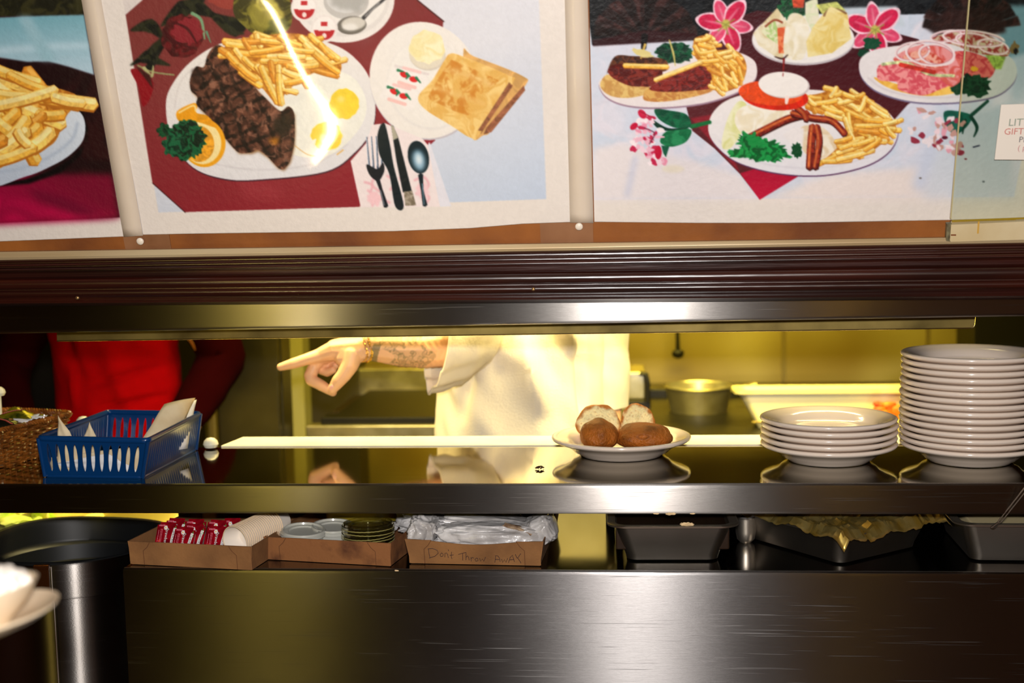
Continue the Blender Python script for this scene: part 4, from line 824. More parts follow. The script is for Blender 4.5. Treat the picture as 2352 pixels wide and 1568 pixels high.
g = kb('griddle_range', 'dark griddle range with steel splashback left of the cook', 'range', [('body', 745, 1100, 968, None, 1.62, 2.29, blk), ('control_ledge', 735, 1110, 958, 975, 1.58, 1.66, blk), ('steel_front', 700, 1110, 977, 1060, 1.56, 1.615, panm), ('hot_plate', 760, 1100, 944, 956, 1.9, 2.27, mat('seasoned_iron', L(48, 36, 22), .4, .4))])
kb('splash_panel', 'upright steel splash panel behind the griddle', 'panel', [('panel', 824, 1180, 846, 925, 2.38, 2.49, panm), ('ledge', 824, 1180, 911, 921, 2.30, 2.38, mat('bright_ledge', L(226, 216, 170), .35, .5))])
kb('gas_range', 'black gas range under the saucepan', 'range', [('body', 1396, 2500, 1001, None, 1.34, 2.4, blk), ('back_guard', 1396, 1720, 893, 1000, 2.06, 2.12, blk), ('grate', 1400, 1720, 983, 992, 1.58, 2.02, blk)])
topz = onY(1600, 983, 1.58).z
# box shaped pan with a hooked handle
e = empty('roasting_pan', onY(1442, 905, 1.86), 'square steel roasting pan with dark handle right of the cook', 'pan'); E0 = Vector(e.location); E0.z = onY(1442, 918, 1.84).z; e.location = E0
a, b = onY(1385, 856, 1.84), onY(1482, 856, 1.84)
bm = bmesh.new(); box(bm, a.x, b.x, 1.84, 2.04, E0.z, a.z, .008, M=Matrix.Translation(-E0)); bmobj('pan_body', bm, panm, e)
bm = bmesh.new(); tube(bm, [onY(1470, 857, 1.835)-E0, onY(1484, 860, 1.83)-E0, onY(1488, 880, 1.83)-E0, onY(1487, 925, 1.83)-E0], .008); bmobj('handle', bm, blk, e)
bm = bmesh.new(); tube(bm, [onY(1385, 857, 1.838)-E0, onY(1478, 857, 1.838)-E0], .004); bmobj('rolled_rim', bm, mat('bright_ledge'), e)
kb('stove_riser', 'low black riser holding the roasting pan', 'riser', [('riser', 1388, 1494, 920, 972, 1.83, 2.05, blk), ('front_plate', 1396, 1438, 927, 965, 1.82, 1.829, panm)])
# saucepan
c_ = onY(1605, 975, 1.78); R_ = (onY(1683, 900, 1.78).x-onY(1530, 900, 1.78).x)/2; h_ = onY(1605, 893, 1.78).z-c_.z
e = empty('saucepan', (c_.x, c_.y, topz), 'battered aluminium saucepan with long handle on the gas range', 'saucepan'); h_ = onY(1605, 897, 1.68).z-topz
bm = bmesh.new(); lathe(bm, [(0, 0), (R_*.76, .0), (R_*.84, .010), (R_*.99, h_-.004), (R_*1.03, h_), (R_*1.0, h_+.003), (R_*.96, h_-.002), (R_*.8, .012), (0, .008)], 56); bmobj('pot_body', bm, panm, e)
q = onY(1737, 880, 1.80)-Vector(e.location); s0 = Vector((R_*.94, .02, h_-.018))
bm = bmesh.new(); tube(bm, [s0, s0+(q-s0)*.12+Vector((0, 0, -.002)), s0.lerp(q, .5), q], [.012, .009, .012, .015], 12, flat=.4); bmobj('long_handle', bm, panm, e)
# big steel steam pan
e = empty('deep_steam_pan', (onY(1900, 990, 1.5).x, 1.52, topz), 'large pale steam pan with orange food stains, right side of the stove', 'pan'); E0 = Vector(e.location)
lf, rt = onY(1690, 898, 1.46), onY(2330, 898, 1.46); lb_, rb = onY(1748, 1005, 1.50), onY(2290, 1005, 1.50); zt = lf.z
pale = mat('pale_enamel_pan', L(232, 222, 176), .4, .2, c2=L(214, 178, 70), nscale=7, nlo=.55, nhi=.8)
def rr(x0, x1, y0, y1, z, r, n=6):
    out = []
    for cx, cy, a0 in ((x1-r, y0+r, -90), (x1-r, y1-r, 0), (x0+r, y1-r, 90), (x0+r, y0+r, 180)):
        for k in range(n+1):
            t = radians(a0+90*k/n); out.append(Vector((cx+r*cos(t), cy+r*sin(t), z)))
    return out
bm = bmesh.new(); loft(bm, [[p-E0 for p in r_] for r_ in (rr(lb_.x, rb.x, 1.462, 1.55, topz, .02), rr(lf.x+.012, rt.x-.012, 1.47, 1.565, zt-.012, .02), rr(lf.x-.004, rt.x+.004, 1.455, 1.575, zt-.008, .02), rr(lf.x-.004, rt.x+.004, 1.455, 1.575, zt, .02), rr(lf.x+.012, rt.x-.012, 1.475, 1.56, zt, .02), rr(lb_.x+.01, rb.x-.01, 1.51, 1.54, topz+.02, .015))], True, True, True)
bmobj('pan_body', bm, pale, e, angle=35)
bm = bmesh.new(); z_ = onY(1900, 969, 1.5).z; tube(bm, [onY(1728, 969, 1.462)-E0, onY(2300, 966, 1.462)-E0], .0025); bmobj('pan_seam', bm, mat('seam_stain', L(150, 128, 60), .6), e)
fd = mat('orange_vegetables', L(226, 120, 30), .5, c2=L(196, 60, 24), nscale=30)
bm = bmesh.new()
for i in range(22):
    p = onY(2010+random.random()*90, 925+random.random()*36, 1.44)-E0; ico(bm, .008+random.random()*.008, 2, Matrix.Translation(p) @ Matrix.Diagonal((1.4, .8, .8, 1)))
o = bmobj('orange_food', bm, fd, loc=E0); tag(o, 'orange cooked vegetables heaped in front of the pale steam pan', 'food', kind='stuff')
bm = bmesh.new(); box(bm, onY(1985, 960, 1.4).x, onY(2150, 960, 1.4).x, 1.36, 1.452, topz-.012, onY(2050, 962, 1.44).z, .004, M=Matrix.Translation(-E0)); o = bmobj('food_tray', bm, pale, loc=E0); tag(o, 'narrow pale tray under the orange vegetables', 'tray')
# ladle and wall shelf
e = empty('hanging_ladle', onY(1556, 812, 2.42), 'dark ladle hanging on the kitchen wall right of the cook', 'ladle'); E0 = Vector(e.location)
bm = bmesh.new(); tube(bm, [Vector((0, 0, .28)), Vector((0, 0, .1)), Vector((.002, 0, .0))], [.006, .006, .009]); bmobj('handle', bm, blk, e)
bm = bmesh.new(); ico(bm, .022, 3, Matrix.Translation((.002, 0, .0)) @ Matrix.Diagonal((1, .5, .8, 1))); bmobj('bowl', bm, blk, e)
bm = bmesh.new(); tube(bm, [Vector((0, .0, .27)), Vector((0, .08, .28))], .004); bmobj('hook', bm, blk, e)
for x_ in (1440, 1800, 2130): 
    p = onY(x_, 900, 2.49).x; o = struct('trim_%d' % (2+(x_ > 1500)+(x_ > 2000)), p-.006, p+.006, 2.49, 2.5, 0, 2.8, mat('wall_seam', L(120, 104, 60), .5, .5))
# unseen hood added over the range to keep the upper wall dark
e = empty('shading_hood', (.95, 2.2, 1.86), 'unseen dark steel hood added above the gas range to shade the wall', 'hood')
bm = bmesh.new(); box(bm, -1.25, 1.2, -.30, .29, 0, .45, .004); bmobj('hood_body', bm, mat('hood_steel', L(70, 62, 40), .45, .8), e, smooth=False)
bm = bmesh.new(); box(bm, -1.25, 1.2, -.315, -.30, -.015, .03, .003); bmobj('grease_lip', bm, mat('hood_steel'), e, smooth=False)
# prep table under the left part with lettuce bins
prep = empty('prep_table', (-1.70, .72, 0), 'yellow-lit prep table behind the round bin', 'table'); E0 = Vector(prep.location)
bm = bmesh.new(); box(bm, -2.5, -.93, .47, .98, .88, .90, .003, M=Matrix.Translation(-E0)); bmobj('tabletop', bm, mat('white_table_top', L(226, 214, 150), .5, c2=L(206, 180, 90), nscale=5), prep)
for x_, y_ in ((-2.45, .5), (-.98, .5), (-2.45, .92), (-.98, .92)):
    bm = bmesh.new(); box(bm, x_, x_+.04, y_, y_+.04, 0, .88, M=Matrix.Translation(-E0)); bmobj('leg', bm, blk, prep)
e = empty('lettuce_bin', (onZ(45, 1190, .90).x, .62, .90), 'shallow steel bin of lettuce behind the round bin, far left', 'bin'); E0 = Vector(e.location)
bm = bmesh.new()
for a_, b_ in (((-.16, -.10), (.085, .20)), ((-.16, .10), (.16, -.14))): pass
for (xa, ya), (xb, yb) in (((-.25, -.14), (.02, -.14)), ((.02, -.14), (-.07, .22)), ((.03, -.14), (.16, .22))):
    d = Vector((xb-xa, yb-ya, 0)); n_ = Vector((-d.y, d.x, 0)).normalized()*.006
    vs = [bm.verts.new(Vector((xa, ya, 0))+n_*s+Vector((0, 0, z))+d*t) for s, t, z in ((-1, 0, 0), (1, 0, 0), (1, 1, 0), (-1, 1, 0), (-1, 0, .045), (1, 0, .045), (1, 1, .045), (-1, 1, .045))]
    for f in ((0, 3, 2, 1), (4, 5, 6, 7), (0, 1, 5, 4), (1, 2, 6, 5), (2, 3, 7, 6), (3, 0, 4, 7)): bm.faces.new([vs[i] for i in f])
bmobj('bin_walls', bm, panm, e, smooth=False)
let = mat('lettuce_leaf', L(170, 214, 60), .45, c2=L(236, 240, 170), nscale=25, trans=0)
bm = bmesh.new()
for i in range(80):
    x_, y_ = -.24+random.random()*.36, -.10+random.random()*.30; s_ = .018+random.random()*.02
    M_ = Matrix.Translation((x_, y_, .012+random.random()*.03)) @ Matrix.Rotation(random.random()*6, 4, (random.random(), random.random(), random.random())) @ Matrix.Diagonal((s_, s_, s_*.25, 1))
    vs = ico(bm, 1, 2, M_)
    for v in vs: v.co += Vector(mnoise.noise_vector(v.co*70))*.004
o = bmobj('chopped_lettuce', bm, let, loc=E0); tag(o, 'bright green chopped lettuce filling the steel bin', 'lettuce', kind='stuff')
e = empty('mixing_bowl', (onZ(362, 1195, .90).x, .66, .90), 'pale plastic bowl on the prep table beside the jam tray', 'bowl')
bm = bmesh.new(); lathe(bm, [(0, 0), (.05, .002), (.085, .04), (.1, .075), (.103, .078), (.098, .076), (.08, .04), (.05, .008), (0, .006)], 48); bmobj('bowl_body', bm, mat('pale_plastic', L(232, 226, 160), .35), e)
# ================================================================ people
skin = mat('skin', L(226, 172, 128), .45, sub=.15, attr='Col', bump=.04, bscale=160)
def skincol(o, base, fn=None):
    me = o.data; n = len(me.vertices); co = np.empty(n*3, np.float32); me.vertices.foreach_get('co', co); co = co.reshape(-1, 3)
    c = np.tile(np.array(base[:3], np.float32), (n, 1)); c = fn(co, c) if fn else c
    setcol(me, np.concatenate([c, np.ones((n, 1))], 1))
def h(u, v, Y): return onY(600+u/7.84, 760+v/7.84, Y)
# --- the cook
CK = Vector((-.27, .88, 0))
cook = empty('person', CK, 'person in a white short-sleeved cook coat pointing left with a tattooed forearm', 'person')
YH = .57
arm = [h(1800, 370, YH), ]
chains = [
    [(onY(1062, 792, .66), .047), (onY(1020, 795, .64), .047), (onY(965, 800, .615), .0455), (onY(920, 800, .60), .042), (onY(880, 797, .585), .036), (onY(850, 795, .575), .0325), (h(1800, 330, YH), .030)],
    [(h(1800, 330, YH), .030), (h(1560, 350, YH), .029), (h(1330, 350, YH), .024), (h(1090, 420, YH), .0165)],
    [(h(1600, 300, YH+.008), .026), (h(1330, 330, YH+.012), .023), (h(1130, 470, YH+.014), .0165)],
    [(h(1560, 420, YH-.004), .028), (h(1500, 480, YH-.010), .022)],
    [(h(1090, 430, YH), .0165), (h(830, 505, YH-.006), .0132), (h(580, 585, YH-.008), .0122), (h(350, 648, YH-.006), .0088)],
    # middle finger folded
    [(h(1060, 500, YH+.012), .0145), (h(960, 640, YH+.010), .0135), (h(885, 800, YH+.004), .0145), (h(900, 880, YH+.0), .0135), (h(1090, 985, YH-.006), .0125), (h(1290, 1105, YH-.012), .0092)],
    # ring finger
    [(h(1180, 470, YH+.026), .013), (h(1110, 600, YH+.028), .0125), (h(1080, 690, YH+.026), .0120), (h(1190, 745, YH+.016), .0100), (h(1290, 700, YH+.008), .0085)],
    # little finger
    [(h(1330, 430, YH+.034), .012), (h(1290, 560, YH+.036), .0105), (h(1260, 640, YH+.03), .0098), (h(1340, 620, YH+.016), .008)],
    # thumb
    [(h(1640, 430, YH-.012), .024), (h(1590, 620, YH-.022), .0195), (h(1480, 800, YH-.028), .0165), (h(1400, 890, YH-.030), .0155), (h(1285, 1050, YH-.028), .0112)],
]
ch2 = [[(p-CK, r) for p, r in c] for c in chains]
armo = capsules('body', ch2, skin, None, CK, voxel=.0018, smooth=5)
low = [[(Vector((-.27, .88, 1.10)), .11), (Vector((-.27, .88, 1.35)), .13)], [(Vector((-.42, .90, 1.45)), .07), (Vector((-.12, .90, 1.45)), .07)], [(Vector((-.27, .88, 1.48)), .06), (Vector((-.28, .86, 1.62)), .055)],
       [(Vector((-.43, .88, 1.45)), .06), (Vector((-.40, .76, 1.38)), .052), (onY(1062, 792, .66), .047)],
       [(Vector((-.10, .90, 1.45)), .06), (Vector((-.06, .93, 1.18)), .05), (Vector((-.06, .84, .98)), .035), (Vector((-.06, .80, .90)), .036)],
       [(Vector((-.36, .88, 1.0)), .10), (Vector((-.37, .88, .55)), .065), (Vector((-.37, .90, .10)), .045), (Vector((-.37, .80, .05)), .04)], [(Vector((-.18, .88, 1.0)), .10), (Vector((-.17, .88, .55)), .065), (Vector((-.17, .90, .10)), .045), (Vector((-.17, .80, .05)), .04)],
       [(Vector((-.285, .855, 1.70)), .085), (Vector((-.29, .845, 1.76)), .09)], [(Vector((-.29, .80, 1.66)), .05), (Vector((-.29, .765, 1.70)), .016), (Vector((-.29, .757, 1.69)), .014)]]
for i in range(4): low.append([(Vector((-.06+.012*i-.02, .78, .86)), .010), (Vector((-.06+.012*i-.02, .77, .81)), .008)])
low.append([(Vector((-.09, .77, .89)), .012), (Vector((-.095, .75, .85)), .009)])
bodyo = capsules('body_tmp', [[(p-CK, r) for p, r in c] for c in low], skin, None, CK, voxel=.010, smooth=5)
def joinmesh(a, b):
    bm = bmesh.new(); bm.from_mesh(a.data); bm.from_mesh(b.data); bm.to_mesh(a.data); bm.free(); bpy.data.objects.remove(b)
    a.data.polygons.foreach_set('use_smooth', [True]*len(a.data.polygons))
joinmesh(armo, bodyo); armo.parent = cook; armo.location = (0, 0, 0)
x_w = onY(862, 800, .57).x; x_t0 = onY(893, 800, .59).x; x_t1 = onY(990, 800, .61).x
def tattoo(co, c):
    W_ = co+np.array(CK, np.float32); ink = np.array(L(92, 92, 50)[:3], np.float32)
    for i in np.where((W_[:, 0] < -.40) & (W_[:, 0] > -.66) & (W_[:, 2] > 1.22) & (W_[:, 1] < .75))[0]:
        x, y, z = W_[i]; k = 0
        # small dark patch by the wrist
        d = x-(x_w+(z-1.31)*.35)
        if abs(d) < .0085 and 1.285 < z < 1.335: k = .75
        # the large forearm piece
        if x_t0+.25*(1.32-z)-.006 < x+.02*sin(z*90) < x_t1+.15*(z-1.32)+.01*sin(z*70):
            v = mnoise.noise(Vector((x*70, y*45, z*70)))+.5*mnoise.noise(Vector((x*150, y*90, z*150)))
            k = max(k, .18+.62*max(0, 1-abs(v)*5.5)+(.25 if v > .25 else 0))
        if k: c[i] = c[i]*(1-min(k, .8))+ink*min(k, .8)
    return c
skincol(armo, L(228, 178, 136), tattoo)
nail = mat('fingernail', L(228, 170, 150), .3, coat=.3)
p = h(1262, 1012, YH-.0405)-CK; bm = bmesh.new(); ico(bm, 1, 3, frame(p, (.62, 0, .78), (-.78, 0, .62)) @ Matrix.Diagonal((.0068, .0048, .0022, 1))); bmobj('thumbnail', bm, nail, armo)
coat = mat('white_cotton', L(240, 228, 205), .85, bump=.15, bscale=260, sheen=.1)
def fold(p, amp, f=9, seed=0):
    return amp*(mnoise.noise(Vector((p.x*f*1.6+p.z*f*.5+seed, p.y*f*1.2, p.z*f*.42)))+.5*mnoise.noise(Vector((p.x*f*3+p.z*f*1.4, p.y*f*2+seed, p.z*f*1.0))))
def torso(name, m, parent, cx, cy, zs, hw, hd, amp, seed=0, n=96, sx=None, exp_=2.4, f=9, creases=()):
    bm = bmesh.new(); R = []; K0 = Vector(parent.location)
    for z in np.linspace(zs[0], zs[-1], 90):
        a = np.interp(z, zs, hw); b = np.interp(z, zs, hd); c0 = np.interp(z, zs, cx) if hasattr(cx, '__len__') else cx; r_ = []
        for i in range(n):
            t = 2*pi*i/n; ct, st = cos(t), sin(t)
            p = Vector((c0+a*abs(ct)**(2/exp_)*(1 if ct > 0 else -1), cy+b*abs(st)**(2/exp_)*(1 if st > 0 else -1), z)); q = Vector((ct, st, 0))
            d_ = fold(p, amp, f, seed)
            for (xa, za, xb, zb, wd, dp) in creases:
                if st < .25:
                    ux, uz = xb-xa, zb-za; tt = max(0, min(1, ((p.x-xa)*ux+(z-za)*uz)/(ux*ux+uz*uz))); dd = sqrt((p.x-xa-ux*tt)**2+(z-za-uz*tt)**2)
                    d_ += dp*exp(-(dd/wd)**2)*sin(pi*min(1, max(.08, tt)))
            r_.append(p+q*d_-K0)
        R.append(r_)
    loft(bm, R, True, True, True); return bmobj(name, bm, m, parent, angle=80)
xs_ = lambda px, z=.8: onY(px, 900, z).x
Lx, Rx = onY(1000, 900, .86).x, onY(1392, 900, .86).x; Rt = onY(1374, 775, .86).x; cxm = (Lx+Rx)/2
torso('coat_body', coat, cook, [cxm, cxm, cxm-.004, cxm-.01, cxm-.01], .88, [.55, 1.16, 1.28, 1.42, 1.53], [.21, (Rx-Lx)/2, (Rx-Lx)/2-.002, (Rt-Lx)/2, .15], [.15, .135, .135, .13, .08], .016, creases=[
    (onY(1180, 775, .75).x, 1.40, onY(1250, 990, .75).x, 1.14, .018, .028), (onY(1255, 770, .75).x, 1.42, onY(1335, 880, .75).x, 1.27, .012, .028), (onY(1335, 880, .75).x, 1.30, onY(1345, 1000, .75).x, 1.10, .009, -.026),
    (onY(1320, 770, .75).x, 1.42, onY(1338, 900, .75).x, 1.24, .008, -.024), (onY(1090, 860, .75).x, 1.30, onY(1060, 990, .75).x, 1.12, .016, -.022), (onY(1120, 800, .75).x, 1.38, onY(1180, 900, .75).x, 1.25, .014, .022)])
bm = bmesh.new(); K0 = CK; R = []
cuffc = [(Vector((-.418, .61, 1.318)), .092, Vector((-.032, .062, 0))), (Vector((-.405, .615, 1.320)), .092, Vector((-.030, .062, 0))), (Vector((-.35, .67, 1.335)), .100, Vector((-.035, .075, 0))), (Vector((-.33, .77, 1.38)), .115, Vector((-.05, .08, 0))), (Vector((-.34, .86, 1.44)), .10, Vector((-.09, .04, 0))), (Vector((-.33, .88, 1.52)), .03, Vector((-.1, .02, 0)))]
for j, (c, rz_, ax) in enumerate(cuffc):
    r_ = []
    for i in range(56):
        t = 2*pi*i/56; p = c+ax*cos(t)+Vector((-.02*sin(t)*(1 if j < 3 else 0)*(-1), 0, rz_*sin(t)))
        if sin(t) < -.5 and j < 3: p.z += .006*sin(t*9)
        d_ = (p-c).normalized(); p = p+d_*(fold(p, .008, 12, 3)); r_.append(p-K0)
    R.append(r_)
R2 = []
for a_, b_ in zip(R[:-1], R[1:]):
    for k in range(6): R2.append([p.lerp(q, k/6)+(p-(a_[0]+a_[28])/2).normalized()*fold(p.lerp(q, k/6)+K0, .006, 16, 5) for p, q in zip(a_, b_)])
R2.append(R[-1])
inner = [[p+((a_[0]+a_[28])/2-p).normalized()*.003 for p in a_] for a_ in [R2[6], R2[3], R2[0]]]
loft(bm, inner+R2, True, False, False); bmobj('coat_sleeve', bm, coat, cook, angle=80)
# cuff stitching hem
bm = bmesh.new(); tube(bm, R2[1], .0022, 8, closed=True); bmobj('sleeve_hem', bm, coat, cook)
# other sleeve, hanging at the side
bm = bmesh.new(); pa = [Vector((-.10, .90, 1.47)), Vector((-.075, .92, 1.36)), Vector((-.073, .93, 1.24)), Vector((-.075, .93, 1.14))]
R = []
for j in range(24):
    t = j/23*3; i_ = min(2, int(t)); c = pa[i_].lerp(pa[i_+1], t-i_); r_ = []
    for k in range(40):
        q = Vector((cos(2*pi*k/40)*.075, sin(2*pi*k/40)*.075, 0)); p = c+q; r_.append(p+q.normalized()*fold(p, .012, 11, 9)-K0)
    R.append(r_)
loft(bm, R, True, True, True); bmobj('coat_sleeve', bm, coat, cook, angle=80)
torso('trousers', mat('black_check_cloth', L(40, 38, 38), .8), cook, cxm, .88, [.12, .5, .9, 1.0], [.16, .18, .2, .18], [.09, .1, .13, .12], .006)
hair_m = mat('dark_hair', L(40, 26, 16), .5)
def head_bits(parent, hx, hy, hz, cap=False):
    """face and hair on the head centre (parent space); looks towards -y"""
    bm = bmesh.new(); ico(bm, 1, 4, Matrix.Translation((hx, hy+.012, hz+.018)) @ Matrix.Diagonal((.096, .098, .098, 1)))
    bmesh.ops.delete(bm, geom=[v for v in bm.verts if v.co.y < hy-.055 and v.co.z < hz+.055 or v.co.z < hz-.05], context='VERTS'); bmobj('hair', bm, hair_m, parent)
    for s in (-1, 1):
        bm = bmesh.new(); ico(bm, .012, 2, Matrix.Translation((hx+s*.032, hy-.082, hz-.012))); bmobj('eye', bm, mat('eye_white', L(230, 226, 220), .2), parent)
        bm = bmesh.new(); ico(bm, .02, 2, Matrix.Translation((hx+s*.092, hy+.0, hz-.02)) @ Matrix.Diagonal((.35, .8, 1.3, 1))); bmobj('ear', bm, mat('skin_plain', L(226, 176, 134), .5), parent)
    bm = bmesh.new(); tube(bm, [(hx-.025, hy-.078, hz-.062), (hx, hy-.088, hz-.064), (hx+.025, hy-.078, hz-.062)], .005); bmobj('lips', bm, mat('lips', L(180, 96, 84), .5), parent)
head_bits(cook, -.288+.27, .85-.88, 1.74)
# gold bracelet
gold = mat('gold_chain', L(250, 206, 90), .2, 1); e = empty('gold_bracelet', onY(838, 831, .565), 'thin gold chain bracelet round the pointing wrist', 'bracelet'); E0 = Vector(e.location)
cc = onY(838, 795, .571); nrm = (onY(830, 797, YH)-onY(880, 797, .585)).normalized(); u_ = nrm.cross(Vector((0, 0, 1))).normalized(); v_ = u_.cross(nrm)
bm = bmesh.new()
for ln in (0, 1):
    for i in range(38):
        t = 2*pi*i/38; p = cc+nrm*(-.008+.010*ln+.004*sin(t*3))+(u_*cos(t)+v_*sin(t)*1.02)*.0335; q = p-E0; tg = (-u_*sin(t)+v_*cos(t))
        M_ = frame(q, tg, nrm if i % 2 else (p-cc).normalized()); T = [M_ @ Vector((cos(a)*.0040, sin(a)*.0024, 0)) for a in np.linspace(0, 2*pi, 10, endpoint=False)]; tube(bm, T, .0008, 5, closed=True)
bmobj('chain', bm, gold, e)
# --- person in red
PR = Vector((-1.385, 1.22, 0)); pr = empty('person', PR, 'person in a red shirt with hand on hip, kitchen side behind the blue basket', 'person')
low = [[(Vector((0, 0, 1.05)), .10), (Vector((0, 0, 1.35)), .12)], [(Vector((-.15, 0, 1.44)), .06), (Vector((.15, 0, 1.44)), .06)], [(Vector((0, 0, 1.48)), .055), (Vector((0, -.01, 1.6)), .05)], [(Vector((0, -.01, 1.70)), .085), (Vector((0, -.02, 1.76)), .088)], [(Vector((0, -.07, 1.66)), .045), (Vector((0, -.112, 1.69)), .014)],
       [(Vector((.17, 0, 1.44)), .055), (Vector((.27, .05, 1.22)), .045), (Vector((.21, -.04, 1.06)), .035)], [(Vector((-.17, 0, 1.44)), .055), (Vector((-.30, -.02, 1.22)), .045), (Vector((-.24, -.14, 1.06)), .035)],
       [(Vector((-.09, 0, .98)), .09), (Vector((-.10, 0, .5)), .06), (Vector((-.10, .02, .1)), .045), (Vector((-.10, -.10, .05)), .04)], [(Vector((.09, 0, .98)), .09), (Vector((.10, 0, .5)), .06), (Vector((.10, .02, .1)), .045), (Vector((.10, -.10, .05)), .04)]]
for s, hx, hy in ((1, .19, -.08), (-1, -.22, -.18)):
    for i in range(4): low.append([(Vector((hx-s*.012*i, hy, 1.04)), .010), (Vector((hx-s*.012*i-s*.02, hy-.03, 1.0)), .008)])
    low.append([(Vector((hx+s*.02, hy, 1.05)), .011), (Vector((hx+s*.03, hy-.03, 1.03)), .009)])
b_ = capsules('body', low, skin, pr, (0, 0, 0), voxel=.009, smooth=4); skincol(b_, L(196, 140, 104)); head_bits(pr, 0, -.02, 1.74)
red = mat('red_cotton', L(134, 0, 4), .95, spec=.05, bump=.1, bscale=200); shaded_red = mat('shaded_red_sleeve', L(34, 0, 2), .95, spec=.05)  # sleeves: the shirt red with shadow put into the colour
zz = 0
torso('shirt', red, pr, PR.x+.0, PR.y, [.95, 1.08, 1.22, 1.36, 1.50], [.19, .172, .165, .175, .12], [.13, .125, .12, .12, .07], .013, seed=4, f=10, creases=[(-1.50, 1.42, -1.44, 1.16, .012, -.018), (-1.44, 1.17, -1.22, 1.22, .012, -.016), (-1.40, 1.12, -1.22, 1.14, .008, -.016), (-1.33, 1.36, -1.25, 1.28, .010, -.02), (-1.46, 1.30, -1.46, 1.10, .010, .012)])
for s, pa in ((1, [Vector((.15, 0, 1.46)), Vector((.24, .04, 1.33)), Vector((.275, .05, 1.23)), Vector((.25, .0, 1.15)), Vector((.20, -.05, 1.08))]), (-1, [Vector((-.15, 0, 1.46)), Vector((-.25, 0, 1.33)), Vector((-.30, -.02, 1.22)), Vector((-.28, -.08, 1.14)), Vector((-.24, -.13, 1.08))])):
    bm = bmesh.new(); pts = []
    for j in range(25):
        t = j/24*4; i_ = min(3, int(t)); pts.append(pa[i_].lerp(pa[i_+1], t-i_))
    rg = tube(bm, pts, [.075-.0009*j for j in range(25)], 28)
    for v in bm.verts: v.co += Vector(mnoise.noise_vector(v.co*14))*.010
    bmobj('shirt_sleeve', bm, shaded_red, pr, angle=80)
torso('trousers', mat('black_cloth', L(24, 22, 22), .8), pr, PR.x, PR.y, [.12, .5, .9, 1.0], [.15, .17, .185, .18], [.08, .1, .125, .12], .006)
# ================================================================ things on the shelf
china = mat('white_china', L(232, 216, 202), .16, coat=.5, coat_rough=.05, spec=.6)
PROF = [(0, .0025), (.064, .0025), (.067, 0), (.0735, 0), (.0755, .003), (.084, .0068), (.090, .0128), (.100, .0185), (.112, .0235), (.1195, .0262), (.1225, .0285), (.1235, .0308), (.1225, .0332), (.119, .0345), (.112, .0325), (.100, .0285), (.090, .0240), (.0845, .0165), (.0795, .0120), (.070, .0112), (0, .0108)]
def plate_mesh(sc):
    bm = bmesh.new(); lathe(bm, [(r*sc, z*sc) for r, z in PROF], 96); bmesh.ops.recalc_face_normals(bm, faces=bm.faces)
    me = bpy.data.meshes.new('dinner_plate'); bm.to_mesh(me); bm.free(); me.polygons.foreach_set('use_smooth', [True]*len(me.polygons)); me.materials.append(china); return me
pm = plate_mesh(1.0); STEP = .01175
def ordn(i): return ['bottom', 'second', 'third', 'fourth', 'fifth', 'sixth', 'seventh', 'eighth', 'ninth', 'tenth', 'eleventh', 'twelfth', 'thirteenth', 'fourteenth', 'fifteenth'][i]
for nm, n, cx, cy in (('short', 5, onZ(1917, 1074, S).x, .212), ('tall', 15, .616, .203)):
    for i in range(n):
        o = bpy.data.objects.new('dinner_plate', pm); COL.objects.link(o)
        o.location = (cx+(random.random()-.5)*.003, cy+(random.random()-.5)*.003, S+.001+i*STEP); o.rotation_euler = ((random.random()-.5)*.004, (random.random()-.5)*.006, random.random()*6)
        pos = 'topmost plate' if i == n-1 else ('bottom plate' if i == 0 else ordn(i)+' plate from the bottom')
        tag(o, f'white plate, {pos} of the {nm} stack '+('' if nm == 'short' else 'at the right edge'), 'plate', f'plates in the {nm} stack')
PC_ = Vector((onY(1427, 1040, .272).x, .270, S+.001))
o = bpy.data.objects.new('dinner_plate', plate_mesh(1.075)); COL.objects.link(o); o.location = PC_; tag(o, 'large white china plate holding four pieces of toasted popover', 'plate')
crust = mat('baked_crust', attr='Col', rough=.5, bump=.45, bscale=230, spec=.4)
